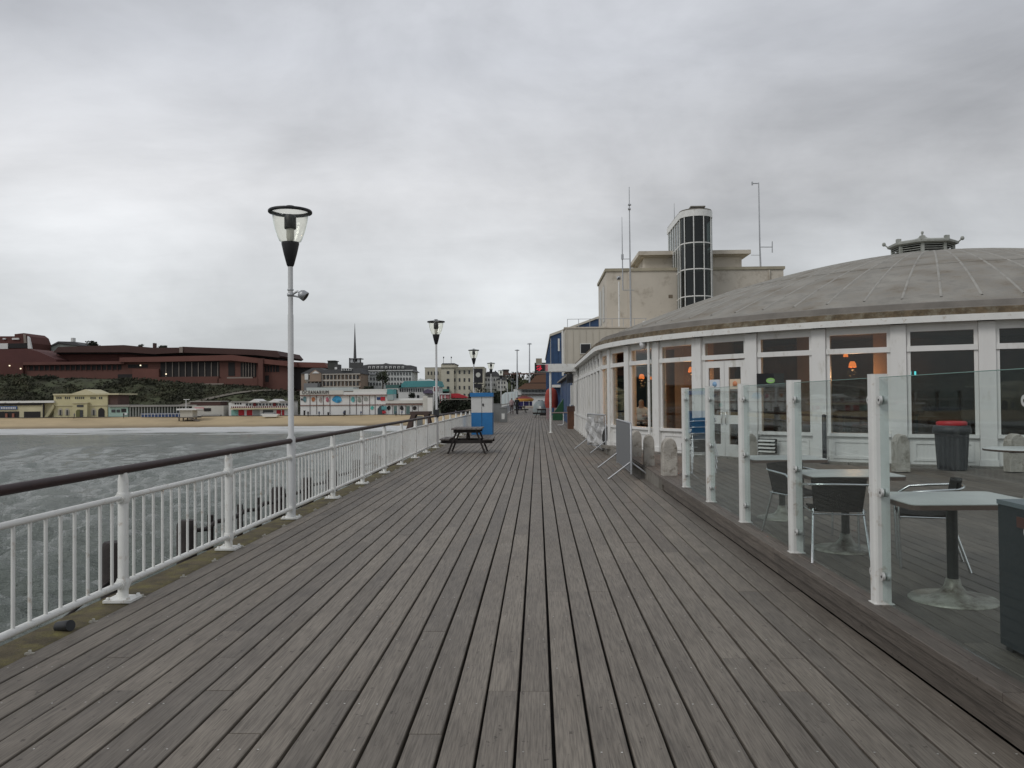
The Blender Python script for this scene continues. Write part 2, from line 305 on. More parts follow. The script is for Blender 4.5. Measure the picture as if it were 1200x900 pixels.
# ================================================================== SEA
SEA = -5.5
def make_sea():
    ang = np.concatenate([np.linspace(-180, -75, 22)[:-1], np.linspace(-75, 12, 400), np.linspace(12, 180, 30)[1:-1]])
    a = np.radians(ang)
    r = np.concatenate([[0.3, 4, 8], 12*np.exp(np.arange(0, 330)*0.0098), [340, 420, 600, 900, 1500, 2500]])
    A, Rr = np.meshgrid(a, r); X = np.sin(A)*Rr; Y = np.cos(A)*Rr
    cell = np.maximum(Rr*0.0098, Rr*np.radians(87/400)); cell[:3] = 3; cell[-6:] = 200
    cell[:, (ang < -76) | (ang > 13)] = 50
    Z = np.zeros_like(X)
    g = np.random.default_rng(3)
    for i in range(90):
        wl = 0.8*math.exp(g.random()**1.4*2.0); th = g.normal(0.10, 0.38); k = 2*math.pi/wl
        amp = 0.036*wl**0.45*(0.6+0.8*g.random())
        fade = np.clip((wl/cell-2.2)/3, 0, 1)
        ph = k*(X*math.sin(th)+Y*math.cos(th))+g.random()*6.28
        Z += amp*fade*(1-2*np.abs(np.sin(ph/2))**1.2+0.3*np.sin(2*ph+0.6))
    # swell lines rising towards the beach
    dist = np.clip((226-Y)/45, 0, 1); near = 1-dist
    Z += np.where(Rr < 330, 0.35*near*np.maximum(0, np.sin(Y*0.42+1.5*np.sin(X*0.03)+np.sin(X*0.011)*2))**2, 0)
    na, nr = len(ang), len(r)
    vs = np.stack([X, Y, Z+SEA], -1).reshape(-1, 3)
    idx = np.arange(na*nr).reshape(nr, na); nx = np.roll(idx, -1, axis=1)
    f = np.stack([idx[:-1], idx[1:], nx[1:], nx[:-1]], -1).reshape(-1, 4)
    me = bpy.data.meshes.new('sea'); me.vertices.add(len(vs)); me.vertices.foreach_set('co', vs.ravel())
    me.loops.add(len(f)*4); me.loops.foreach_set('vertex_index', f.ravel().astype(np.int32))
    me.polygons.add(len(f)); me.polygons.foreach_set('loop_start', np.arange(len(f), dtype=np.int32)*4)
    me.polygons.foreach_set('use_smooth', np.ones(len(f), bool)); me.update(); me.validate()
    m = bpy.data.materials.new('sea_water'); m.use_nodes = True; t = m.node_tree; n = t.nodes; lk = t.links.new; b = n['Principled BSDF']
    g_ = n.new('ShaderNodeNewGeometry'); sx = n.new('ShaderNodeSeparateXYZ'); lk(g_.outputs['Position'], sx.inputs[0])
    nz = n.new('ShaderNodeTexNoise'); nz.inputs['Scale'].default_value = 0.05; nz.inputs['Detail'].default_value = 5; lk(g_.outputs['Position'], nz.inputs['Vector'])
    r1 = n.new('ShaderNodeValToRGB'); r1.color_ramp.elements[0].position = 0.35; r1.color_ramp.elements[1].position = 0.7
    r1.color_ramp.elements[0].color = (0.17, 0.195, 0.175, 1); r1.color_ramp.elements[1].color = (0.25, 0.27, 0.248, 1); lk(nz.outputs[0], r1.inputs[0])
    # foam: strong in the surf zone, thin streaks further out
    mpf = n.new('ShaderNodeMapping'); mpf.inputs['Scale'].default_value = (0.28, 1.0, 1); lk(g_.outputs['Position'], mpf.inputs[0])
    nf = n.new('ShaderNodeTexNoise'); nf.inputs['Scale'].default_value = 0.16; nf.inputs['Detail'].default_value = 7; nf.inputs['Roughness'].default_value = 0.65; nf.inputs['Distortion'].default_value = 0.6; lk(mpf.outputs[0], nf.inputs['Vector'])
    mr = n.new('ShaderNodeMapRange'); mr.inputs[1].default_value = 150; mr.inputs[2].default_value = 204; mr.inputs[3].default_value = -0.32; mr.inputs[4].default_value = 0.26; lk(sx.outputs[1], mr.inputs[0])
    ad = n.new('ShaderNodeMath'); ad.operation = 'ADD'; lk(nf.outputs[0], ad.inputs[0]); lk(mr.outputs[0], ad.inputs[1])
    rf = n.new('ShaderNodeValToRGB'); rf.color_ramp.elements[0].position = 0.53; rf.color_ramp.elements[1].position = 0.66; lk(ad.outputs[0], rf.inputs[0])
    mx = n.new('ShaderNodeMix'); mx.data_type = 'RGBA'; lk(rf.outputs[0], mx.inputs[0]); lk(r1.outputs[0], mx.inputs[6]); mx.inputs[7].default_value = (0.66, 0.67, 0.66, 1)
    lk(mx.outputs[2], b.inputs['Base Color'])
    rg = n.new('ShaderNodeMapRange'); rg.inputs[3].default_value = 0.16; rg.inputs[4].default_value = 0.8; lk(rf.outputs[0], rg.inputs[0]); lk(rg.outputs[0], b.inputs['Roughness'])
    b.inputs['IOR'].default_value = 1.33
    mpb = n.new('ShaderNodeMapping'); mpb.inputs['Scale'].default_value = (0.24, 1.0, 1); lk(g_.outputs['Position'], mpb.inputs[0])
    nb = n.new('ShaderNodeTexNoise'); nb.inputs['Scale'].default_value = 3.0; nb.inputs['Detail'].default_value = 6; nb.inputs['Roughness'].default_value = 0.62; nb.inputs['Distortion'].default_value = 0.0; lk(mpb.outputs[0], nb.inputs['Vector'])
    bp = n.new('ShaderNodeBump'); bp.inputs['Strength'].default_value = 1.0; bp.inputs['Distance'].default_value = 0.6; lk(nb.outputs[0], bp.inputs['Height']); lk(bp.outputs[0], b.inputs['Normal'])
    me.materials.append(m); tag(link('sea', me), kind='structure')
make_sea()

# ================================================================== TERRAIN
PROM = -2.9
def smooth(a, b, x):
    t = max(0.0, min(1.0, (x-a)/(b-a))); return t*t*(3-2*t)
TOPX = [(-700, 14), (-220, 12.2), (-185, 11.0), (-140, 9.2), (-105, 6.6), (-86, 4.6), (-70, 2.0), (-50, -1.0), (-20, -1.5), (0, -2.4), (25, -2.4), (45, 2), (90, 12), (300, 16), (700, 16)]
def clifftop(x):
    for (a, za), (b, zb) in zip(TOPX, TOPX[1:]):
        if a <= x <= b: return za+(zb-za)*(x-a)/(b-a)
    return 14
def ground(x, y):
    if y < 225: return -9+(SEA+9)*max(0, (y-200)/25.0)
    if y < 247: return SEA+(PROM-SEA)*((y-225)/22.0)**0.85
    t = clifftop(x)
    return PROM+(t-PROM)*smooth(262, 287, y)+max(0, y-290)*0.012
def grid_mesh(name, xs, ys, fn, m, kind='structure', lift=0):
    vs = [(x, y, fn(x, y)+lift) for y in ys for x in xs]; nx = len(xs)
    fs = [(j*nx+i, j*nx+i+1, (j+1)*nx+i+1, (j+1)*nx+i) for j in range(len(ys)-1) for i in range(nx-1)]
    mb = MB().add(vs, fs, True); return tag(mb.build(name, m), kind=kind)
xs = [-3000, -1500, -800]+list(range(-500, 320, 5))+[500, 900, 1800, 3000]
grassm = mat('cliff_grass', (0.052, 0.060, 0.030), 0.95, 0.45, 0.12, dirt=(0.028, 0.026, 0.015), dirt_amt=0.6, dscale=0.16, bump=0.5, bscale=2)
pavem = mat('promenade_paving', (0.22, 0.20, 0.18), 0.9, 0.15, 0.3)
def sandh(x, y): return ground(x, y)+0.10*math.sin(x*0.21+math.sin(y*0.3))*math.sin(y*0.45+x*0.05)*smooth(225, 230, y)
grid_mesh('beach', xs, [205, 216, 221]+[224+i*.8 for i in range(30)], lambda x, y: ground(x, y) if y < 225 else sandh(x, y), sandm)
grid_mesh('promenade', xs, [246.5, 250, 256, 263], lambda x, y: PROM+0.12, pavem)
grid_mesh('cliff', xs, [262+i*1.6 for i in range(18)]+[292, 300, 320, 360, 420, 520, 700, 1000, 2000, 3500], lambda x, y: ground(x, y)+(0.5*math.sin(x*0.31)*math.sin(y*0.4+x*.07) if 266 < y < 288 else 0), grassm)

# shrubs covering the cliff: small leaf clumps, one mass
leafm = mat('shrub_leaves', (0.034, 0.036, 0.019), 0.9, 0.6, 0.12, dirt=(0.070, 0.060, 0.030), dirt_amt=0.35, dscale=0.12)
def leaf_cloud(mb, c, rx, ry, rz_, n, s, g):
    for _ in range(n):
        u = Vector((g.gauss(0, 1), g.gauss(0, 1), g.gauss(0, 1))).normalized()*(g.random()**0.4)
        p = Vector((c[0]+u.x*rx, c[1]+u.y*ry, c[2]+u.z*rz_)); a = Vector((g.uniform(-1, 1), g.uniform(-1, 1), g.uniform(-.6, 1))).normalized(); b_ = a.orthogonal().normalized(); d = a.cross(b_)
        k = s*g.uniform(.6, 1.4); mb.add([p-b_*k, p+d*k*.6, p+b_*k, p-d*k*.6], [(0, 1, 2, 3)])
g = random.Random(5); mb = MB()
for i in range(1900):
    x = g.uniform(-250, -62); y = g.uniform(264, 288)
    s = g.uniform(0.7, 2.0)*(1 if math.sin(x*.13+y*.2)+math.sin(x*.05-y*.31) > -.7 else .35)
    if abs((x+108)-(y-276)*1.9) < 2.2 and x > -128: continue     # the footpath stays clear
    leaf_cloud(mb, (x, y, ground(x, y)+s*0.15), s*1.7, s, s*0.45, 20, 0.34*s**0.5, g)
tag(mb.build('cliff_shrubs', leafm), 'dark green scrub covering the cliff below the brick centre', 'shrubs', kind='stuff')
# footpath climbing the cliff
pathm = mat('path_concrete', (0.16, 0.145, 0.12), 0.9, 0.15, 0.5)
vs = []
for i in range(13):
    y = 264+i*2.0; x = -108+(y-276)*1.9; vs += [(x-1.3, y, ground(x-1.3, y)+.45), (x+1.3, y, ground(x+1.3, y)+.45)]
tag(MB().add(vs, [(2*i, 2*i+1, 2*i+3, 2*i+2) for i in range(12)]).build('footpath', pathm), kind='structure')

# ================================================================== PIER DECK
DX0, P, KMIN, KMAX = -0.12, 0.18, -18, 13
def board_mesh(w, l, h=0.05, c=0.004):
    poly = [(-w/2, -h), (w/2, -h), (w/2, -c), (w/2-c, 0), (-w/2+c, 0), (-w/2, -c)]
    return MB().xz(poly, 0, l)
deck = MB()
deck.box(-3.30, 2.20, -3, 152, -0.45, -0.075)
deck.box(-3.62, 12.6, -3, 152, -0.9, -0.47)
deck = tag(deck.build('pier_deck', mat('deck_underside', (0.02, 0.017, 0.015), 0.9, 0.3, 3)), kind='structure')
segs = []
for k in range(KMIN, KMAX):
    y = -2.5-random.choice([0, .6, 1.2, 1.8, 2.4, 3.0]); x = DX0+P*(k+0.5)
    while y < 150:
        l = random.choice([4.2, 4.8, 5.4, 6.0]); y1 = min(y+l, 150.5)
        if y1 > 0.8: segs.append((y, y1, x, random.random()))
        y = y1
segs.sort(key=lambda s_: s_[0]+abs(s_[2])*0.6)
for y, y1, x, q in segs[:300]:
    wv = P-0.017+random.uniform(-.002, .002); o = board_mesh(wv, y1-y-0.004).build('board', deckwood, deck, rnd=q*0.999)
    o.location = (x+random.uniform(-.0015, .0015), y, random.uniform(-.0015, .0015))
far = MB(); rn = []
for y, y1, x, q in segs[300:]:
    b_ = board_mesh(P-0.017, y1-y-0.004); far.add([(a+x, b2+y, c2) for a, b2, c2 in b_.v], b_.f); rn += [q]*len(b_.f)
o = far.build('deck_boards', deckwood, deck, rnd=rn); tag(o, kind='stuff')
# screw heads, in rows over the joists
scr = MB()
for k in range(KMIN, KMAX):
    for j in range(0, 40):
        y = 0.9+j*0.6
        for dx in (-.05, .05):
            if random.random() < .45:
                x = DX0+P*(k+.5)+dx+random.uniform(-.006, .006); yy = y+random.uniform(-.01, .01); rr = 0.0055
                scr.add([(x+rr*math.cos(a*math.pi/3), yy+rr*math.sin(a*math.pi/3), 0.0022) for a in range(6)], [tuple(range(6))])
tag(scr.build('screw_heads', mat('screw_steel', (0.50, 0.49, 0.46), 0.5, 0.5, 5), deck), kind='stuff')
# mossy concrete edge strip under the railing
edge = MB().box(-3.68, -3.285, -3, 152, -0.35, -0.008)
edge = tag(edge.build('deck_edge', moss), kind='structure')
bolts = MB()
for i in range(60):
    y = 4.6+i*0.78; x = -3.35+random.uniform(-.01, .01)
    bolts.box(x-.03, x+.03, y-.012, y+.012, -.01, .006); bolts.lathe([(.012, 0), (.012, .018), (0, .018)], 6, (x, y, .004))
tag(bolts.build('fixing_bolts', mat('bolt_pale', (.4, .38, .33), .6, .3, 20), edge), kind='stuff')
drain = tag(MB().tube([(-3.52, 5.98, .01), (-3.40, 5.93, .035)], .04, 12).build('drain_pipe', blackp), 'short black drain pipe stub on the mossy deck edge', 'pipe')
# timber piles of the pier itself
for i in range(12):
    for x in (-2.9, 1.5, 6):
        tag(MB().tube([(x, 3+i*12, -9), (x, 3+i*12, -0.9)], .25, 12).build('pier_pile', darktimber), kind='structure')

# ================================================================== RAILING
RX = -3.47
rail = thing('pier_railing', 'long white railing with round brown handrail along the left side of the pier', 'railing', (RX, 4.5, 0))
Y0, Y1 = 1.9, 150.0
mb = MB().tube([(RX, Y0, 1.085), (RX, 39.5, 1.085)], .036, 16); mb.build('handrail', maroon, rail, world=True)
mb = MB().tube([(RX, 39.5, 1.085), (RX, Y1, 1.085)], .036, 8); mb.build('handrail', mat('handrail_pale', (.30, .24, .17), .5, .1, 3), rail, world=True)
postY = [11.55-2.36*k for k in range(4, 0, -1)]+[11.55+2.36*k for k in range(0, 58)]
postY = [y for y in postY if Y0 < y < Y1]
me_tr = None
pm = MB()
pm.tube([(0, 0, .02), (0, 0, 1.0), (0, 0, 1.06)], [.042, .042, .03], 14)
for z in (.14, .855): pm.tube([(0, -.07, z), (0, .07, z)], .040, 10); pm.lathe([(.047, z-.045), (.054, z-.02), (.054, z+.02), (.047, z+.045)], 14)
pm = pm.mesh('post', white)
pl = MB().box(-.115, .115, -.115, .115, 0, .02)
for sx in (-1, 1):
    for sy in (-1, 1): pl.lathe([(.017, .02), (.017, .032), (.012, .04), (0, .042)], 8, (sx*.085, sy*.085, 0))
plm = pl.mesh('base_plate', white)
RXp = RX
for y in postY:
    o = link('post', pm, rail); o.location = (0, y-4.5, 0)
    b_ = link('base_plate', plm, o)
balm = MB().tube([(0, 0, .14), (0, 0, .855)], .0135, 8, cap=False).mesh('baluster', white)
rest = MB(); nb_ = 0
allp = [postY[0]-2.36]+postY
for a, b2 in zip(allp, allp[1:]):
    tr = MB().tube([(0, a+.06-4.5, .855), (0, b2-.06-4.5, .855)], .024, 10).build('top_rail', white, rail)
    br = MB().tube([(0, a+.06-4.5, .14), (0, b2-.06-4.5, .14)], .028, 10).build('bottom_rail', white, rail)
    for j in range(1, 13):
        y = a+(b2-a)*j/13
        if y < 2: continue
        if nb_ < 300: o = link('baluster', balm, rail); o.location = (0, y-4.5, 0)
        else: rest.tube([(0, y-4.5, .14), (0, y-4.5, .855)], .0135, 4, cap=False)
        nb_ += 1
tag(rest.build('balusters', white, rail), kind='stuff')

# mooring piles outside the railing
px_piles = [9.62, 11.65, 15.8, 17.8, 19.9, 22.8, 25.5, 28.2]
names = ['nearest thick mooring pile standing in the sea behind the first railing post', 'second thick mooring pile, left of the chained run of piles', 'third thick mooring pile, just left of the nearest lamp post', 'fourth thick mooring pile, just right of the nearest lamp post', 'fifth thick mooring pile seen through the railing', 'sixth thick mooring pile seen through the railing', 'seventh thick mooring pile seen through the railing', 'farthest thick mooring pile seen through the railing']
for y, nm in zip(px_piles, names):
    h = random.uniform(-.06, .02)
    mb = MB().tube([(-5, y, -9), (-5, y, h-.06), (-5, y, h)], [.15, .14, .11], 10)
    tag(mb.build('mooring_pile', darktimber), 'dark timber, '+nm.replace('thick ', ''), 'pile', 'mooring piles beside the pier')
for i, y in enumerate((12.5, 13.75, 14.7)):
    tag(MB().tube([(-5, y, -9), (-5, y, -.08)], .05, 8).build('slim_pile', darktimber), ['slim dark post nearest the second mooring pile', 'middle slim dark post between the mooring piles', 'slim dark post just before the third mooring pile'][i], 'post', 'slim posts between the mooring piles')
for k, (z, nm) in enumerate(((-.18, 'upper'), (-.46, 'lower'))):
    mb = MB(); ys = [11.65, 12.5, 13.75, 14.7, 15.8, 17.8, 19.9, 22.8, 28.2]
    for a, b2 in zip(ys, ys[1:]): mb.tube([(-4.9, a, z), (-4.9, (a+b2)/2, z-.05), (-4.9, b2, z)], .035, 6)
    tag(mb.build('fender_rail', darktimber), nm+' dark rail slung between the mooring piles', 'rail')
mb = MB().tube([(-5, 6.0, -.9), (-5, 7.6, -.82), (-5, 9.6, -.42)], .018, 6)
tag(mb.build('mooring_rope', darktimber), 'thin dark rope running to the nearest mooring pile', 'rope')

# ================================================================== LAMP POSTS
def lamp_post():
    t = thing('lamp_post', 'nearest tall white lamp post with glass bowl and a small floodlight', 'lamp post', (RX+.0, 11.55, 0), 0, 'lamp posts along the railing')
    MB().tube([(0, 0, 0), (0, 0, 1.12), (0, 0, 1.16), (0, 0, 2.85), (0, 0, 2.87), (0, 0, 3.62)], [.060, .060, .040, .040, .035, .035], 16).build('pole', pole_grey, t)
    MB().lathe([(.036, 3.54), (.05, 3.56), (.092, 3.72), (.122, 3.86), (.122, 3.885), (.0, 3.885)], 28).build('lamp_base', black, t)
    MB().lathe([(.11, 3.885), (.150, 3.90), (.178, 3.96), (.212, 4.06), (.240, 4.18), (.258, 4.30), (.253, 4.30), (.235, 4.18), (.207, 4.06), (.173, 3.965), (.147, 3.906), (.105, 3.893)], 32).build('lamp_bowl', lampglass, t)
    lid = MB().lathe([(.262, 4.30), (.300, 4.30), (.305, 4.308), (.305, 4.326), (.295, 4.338), (.258, 4.342), (.256, 4.334), (.262, 4.31)], 36)
    MB().lathe([(.260, 4.338), (.13, 4.372), (.0, 4.385)], 36).build('lid_pane', lampglass, t)
    lid.lathe([(.06, 4.375), (.06, 4.40), (0, 4.405)], 16)
    lid.build('lamp_lid', [black], t)
    MB().lathe([(0, 4.075), (.078, 4.075), (.082, 4.09), (.082, 4.25), (.06, 4.275), (0, 4.28)], 20).build('lamp_louvre', black, t)
    MB().lathe([(.04, 3.885), (.055, 3.95), (.055, 4.075)], 14).build('lamp_stem', mat('lamp_stem_white', (.6, .6, .56), .4, .05, 4), t)
    return t
L1 = lamp_post()
lab = ['second nearest tall white lamp post, left of the picnic table', 'third lamp post, standing behind the blue and white cabinet', 'fourth lamp post, just right of the blue and white cabinet top', 'fifth lamp post along the railing, left of the walkers', 'sixth lamp post along the railing, above the two walkers', 'seventh lamp post along the railing, against the far trees', 'farthest lamp post along the railing, against the brown roof']
lamps = [L1]+[dup(L1, (RX, 11.55+16.8*(i+1), 0), 0, s_) for i, s_ in enumerate(lab)]
fl = thing('floodlight', 'small round floodlight clamped high on the nearest lamp post', 'floodlight', (RX, 11.55, 3.17))
MB().lathe([(.036, -.05), (.048, -.045), (.048, -.01), (.036, -.005)], 14).lathe([(.036, .03), (.044, .035), (.044, .05), (.036, .055)], 14).build('clamp', galv, fl)
MB().tube([(.03, 0, -.02), (.10, -.01, .02), (.14, -.02, .0)], .016, 8).tube([(.03, 0, -.04), (.12, 0, -.06)], .012, 8).build('bracket', galv, fl)
Mf = Matrix.Translation((.185, -.03, -.035)) @ Matrix.Rotation(R_(125), 4, 'Y')
h_ = MB().lathe([(0, -.06), (.045, -.055), (.068, -.02), (.072, .05), (.06, .05)], 18, M=Mf); h_.lathe([(.035, -.02), (.04, .02)], 12, M=Mf).build('lamp_head', galv, fl)
MB().lathe([(0, .045), (.062, .045)], 18, M=Mf).build('lens', black, fl)
b3 = thing('junction_box', 'black box strapped to the second nearest lamp post', 'box', (RX, 28.35, 1.2))
MB().box(-.09, .09, -.12, -.036, -.16, .10).build('box_body', blackp, b3); MB().lathe([(.045, -.05), (.052, -.05), (.052, .0), (.045, 0)], 12).build('strap', blackp, b3)
sg = thing('hanging_sign', 'black sign board with round white emblem fixed to the third lamp post', 'sign', (RX, 44.9, 2.6))
MB().box(0.03, .50, -.10, -.05, -.05, .66).build('sign_board', black, sg)
MB().box(-.02, .50, -.08, -.02, -.09, -.055).box(-.02, .50, -.08, -.02, .665, .70).build('sign_frame', black, sg)
MB().tube([(.26, -.104, .36), (.26, -.112, .36)], .13, 16).build('emblem', mat('emblem_white', (.55, .55, .5), .5), sg)
MB().box(0.02, .46, -.09, -.05, -.34, -.12).build('lower_board', black, sg)

# ================================================================== ROUND PAVILION
CX, CY, RW, RE = 12.3, 26.03, 10.25, 10.55
FL = 0.244; ST = 8.68
def pol(r, deg, z=0.0): a = R_(deg); return Vector((CX+r*math.cos(a), CY+r*math.sin(a), z))
pav = thing('round_pavilion', 'round white cafe pavilion with big windows under a shallow grey concrete dome', 'pavilion', (CX, CY, FL))
def pb(mb, name, m, parent=None, label=None):
    o = mb.build(name, m, pav if parent is None else parent, world=True)
    if label: o['label'] = label
    return o
# floor, ceiling, inner rooms
pb(MB().lathe([(0, FL+.03), (RW-.05, FL+.03)], 48, (CX, CY, 0), smooth=False), 'floor', mat('cafe_floor', (.07, .045, .03), .4, .3, 3))
pb(MB().lathe([(RW+.0, 3.06), (0, 3.06)], 48, (CX, CY, 0), smooth=False), 'ceiling', mat('cafe_ceiling', (.22, .14, .11), .8, .2, 1))
inn = MB()
seg = 48
for j in range(seg):
    a0, a1 = R_(360*j/seg), R_(360*(j+1)/seg)
    r_ = 6.0
    inn.add([(CX+r_*math.cos(a0), CY+r_*math.sin(a0), FL+.03), (CX+r_*math.cos(a1), CY+r_*math.sin(a1), FL+.03), (CX+r_*math.cos(a1), CY+r_*math.sin(a1), 3.06), (CX+r_*math.cos(a0), CY+r_*math.sin(a0), 3.06)], [(0, 1, 2, 3)])
pb(inn, 'inner_wall', inwall)
for dg in (-151, -121.5, -133, -100, -163, -172):
    c = pol(8.4 if dg != -151 else 8.75, dg); wd = .28 if dg != -151 else .35
    M = Matrix.Translation(c) @ Matrix.Rotation(R_(dg), 4, 'Z')
    pb(MB().box(-wd, wd, -wd, wd, FL+.03, 3.06, M), 'inner_pillar', inpale)
# bays
def bayM(deg): return Matrix.Translation(pol(RW, deg)) @ Matrix.Rotation(R_(deg+90), 4, 'Z')       # local x along the wall, -y outwards
HB = RW*math.tan(R_(ST/2))          # half bay
cw = 0.145
columns = [-110.2-ST*k for k in range(-6, 9)]    # from the right (hidden) round to the pier side
def column(M, z0=FL):
    mb = MB().box(-cw, cw, -.10, .14, z0-.0, 3.08, M); mb.box(-cw-.02, cw+.02, -.125, .14, z0-.002, z0+.14, M)
    return pb(mb, 'column', white_wall)
def bay(M, half, kind='window', z0=FL):
    i0, i1 = -half+cw, half-cw
    F_ = pb(MB().box(i0, i1, -.05, .08, 3.0, 3.12, M).box(i0, i0+.07, -.05, .05, z0+.62, 3.0, M).box(i1-.07, i1, -.05, .05, z0+.62, 3.0, M)
            .box(i0+.07, i1-.07, -.052, .05, 2.93, 2.998, M), 'window_frame', white_wall)
    pb(MB().box(i0, i1, -.085, .06, 2.53, 2.64, M), 'transom', white_wall)
    pb(MB().box(i0+.07, i1-.07, -.012, -.004, 2.64, 2.93, M), 'top_pane', winglass)
    if kind == 'window':
        pb(MB().box(i0, i1, -.10, .08, .80, .87, M), 'sill', white_wall)
        pb(MB().box(i0+.07, i1-.07, -.012, -.004, .87, 2.53, M), 'main_pane', winglass)
        pb(MB().box(i0, i1, -.03, .06, z0-.01, .80, M), 'lower_panel', white_wall)
        fr = MB(); a, b2, c, d = i0+.10, i1-.10, z0+.09, .72
        fr.box(a, b2, -.05, -.03, d-.05, d, M).box(a, b2, -.05, -.03, c, c+.05, M).box(a, a+.05, -.05, -.03, c+.05, d-.05, M).box(b2-.05, b2, -.05, -.03, c+.05, d-.05, M)
        pb(fr, 'panel_moulding', white_wall)
    elif kind == 'door':
        for s_ in (-1, 1):
            x0, x1 = (i0+.05, -.004) if s_ < 0 else (.004, i1-.05)
            lf = MB(); zt = 2.50
            lf.box(x0, x0+.12, -.04, .01, z0+.02, zt, M).box(x1-.12, x1, -.04, .01, z0+.02, zt, M)
            for za, zb in ((z0+.02, z0+.30), (1.02, 1.22), (zt-.16, zt)): lf.box(x0+.12, x1-.12, -.04, .01, za, zb, M)
            lf = pb(lf, 'door_leaf', white_wall)
            pb(MB().box(x0+.12, x1-.12, -.018, -.012, z0+.30, 1.02, M).box(x0+.12, x1-.12, -.018, -.012, 1.22, zt-.16, M), 'door_pane', winglass, lf)
            xc = (x0+x1)/2
            pb(MB().box(xc-.15, xc+.15, -.030, -.024, 1.83, 2.06, M), 'poster', MATS.get('poster_'+str(s_)) or mat('poster_'+str(s_), (.62, .66, .70) if s_ < 0 else (.66, .52, .38), .6, .04, 3), lf)
            pb(MB().lathe([(0, 0), (.065, 0), (.065, .004), (0, .004)], 16, M=M @ Matrix.Translation((xc, -.030, 1.95)) @ Matrix.Rotation(R_(90), 4, 'X')), 'poster_print', MATS.get('print_'+str(s_)) or mat('print_'+str(s_), (.25, .42, .62) if s_ < 0 else (.62, .25, .12), .6), lf)
            hx = x1-.06 if s_ < 0 else x0+.06
            pb(MB().tube([M @ Vector((hx, -.05, 1.0)), M @ Vector((hx, -.09, 1.02)), M @ Vector((hx, -.09, 1.28)), M @ Vector((hx, -.05, 1.30))], .012, 8), 'door_handle', steel, lf)
DOOR = -136.24-ST/2
for i, dg in enumerate(columns):
    column(Matrix.Translation(pol(RW, dg)) @ Matrix.Rotation(R_(dg+90), 4, 'Z'))
    if i == len(columns)-1: break
    mid = dg-ST/2; M = Matrix.Translation(pol(RW*math.cos(R_(ST/2)), mid)) @ Matrix.Rotation(R_(mid+90), 4, 'Z')
    half = RW*math.sin(R_(ST/2))
    bay(M, half, 'door' if abs(mid-DOOR) < 1 else 'window')
# straight wall along the pier
XW = CX-RW
ys_ = [CY+1.55*k for k in range(0, 13)]
for i, y in enumerate(ys_):
    if i: column(Matrix.Translation((XW, y, 0)) @ Matrix.Rotation(R_(-90), 4, 'Z'), 0.02)
    if i < len(ys_)-1:
        M = Matrix.Translation((XW, y+.775, 0)) @ Matrix.Rotation(R_(-90), 4, 'Z')
        bay(M, .775, 'window', .02)
pb(MB().box(XW+.16, XW+.22, ys_[0], ys_[-1], .02, 3.06), 'backing_wall', inpale)
pb(MB().box(XW-.14, XW+1.6, ys_[-1]+.16, 45.7, -.0, 3.1), 'end_wall', mat('end_wall_grey', (.50, .47, .43), .7, .08, 1))
# soffit, fascia, mossy gutter, upstand, dome
A0, A1 = R_(-179.9), R_(-50)
def ring(prof, name, m, n=96):
    mb = MB().lathe(prof, n, (CX, CY, 0), a0=A0, a1=A1, smooth=False); return pb(mb, name, m)
def ringstraight(prof, name, m):                 # ring plus its straight run along the pier
    mb = MB().lathe(prof, 96, (CX, CY, 0), a0=R_(-180), a1=R_(-50), smooth=False)
    vs = []
    for r, z in prof: vs += [(CX-r, CY, z), (CX-r, 45.9, z)]
    mb.add(vs, [(2*i+1, 2*i, 2*i+2, 2*i+3) for i in range(len(prof)-1)])
    return pb(mb, name, m)
ringstraight([(RW-.3, 3.10), (RE-.03, 3.10)], 'soffit', white_wall)
ringstraight([(RE-.03, 3.10), (RE-.03, 3.085), (RE, 3.085), (RE, 3.215), (RE-.05, 3.215)], 'fascia', white)
ringstraight([(RE-.05, 3.215), (RE-.07, 3.34), (RE-.14, 3.36)], 'mossy_gutter', mossroof)
ringstraight([(RE-.14, 3.36), (RE-.24, 3.385), (RE-.27, 3.50), (RE-.36, 3.52)], 'roof_upstand', kerbroof)
H0, HT, RR, PW = 3.5, 5.97, 10.2, 1.7
dz = lambda r: H0+(HT-H0)*(1-(r/RR)**PW)
TX = 12.0
pb(MB().lathe([(r, dz(r)) for r in np.linspace(RR, .9, 26)], 166, (CX, CY, 0)), 'dome', roofc)
pb(MB().box(CX-RR, CX, CY, 45.9, 3.40, 3.515), 'flat_roof', mossroof)
for j in range(83):
    dg = -110.2+j*ST/2
    mb = MB(); rs = list(np.linspace(RR-.35, 1.25, 14)); hw = .020
    jit = random.uniform(-.15, .15)
    vs = []
    for r in rs:
        t = Vector((-math.sin(R_(dg+jit)), math.cos(R_(dg+jit)), 0)); p = pol(r, dg+jit, dz(r)+.014)
        vs += [p-t*(hw+.02)-Vector((0, 0, .04)), p-t*hw, p+t*hw, p+t*(hw+.02)-Vector((0, 0, .04))]
    mb.add(vs, [(4*i+q, 4*i+q+1, 4*i+q+5, 4*i+q+4) for i in range(len(rs)-1) for q in range(3)], True)
    pb(mb, 'roof_seam', ribm)
for r in (6.6,):
    pb(MB().lathe([(r+.05, dz(r+.05)+.004), (r, dz(r)+.022), (r-.05, dz(r-.05)+.004)], 166, (CX, CY, 0)), 'ring_seam', roofc)
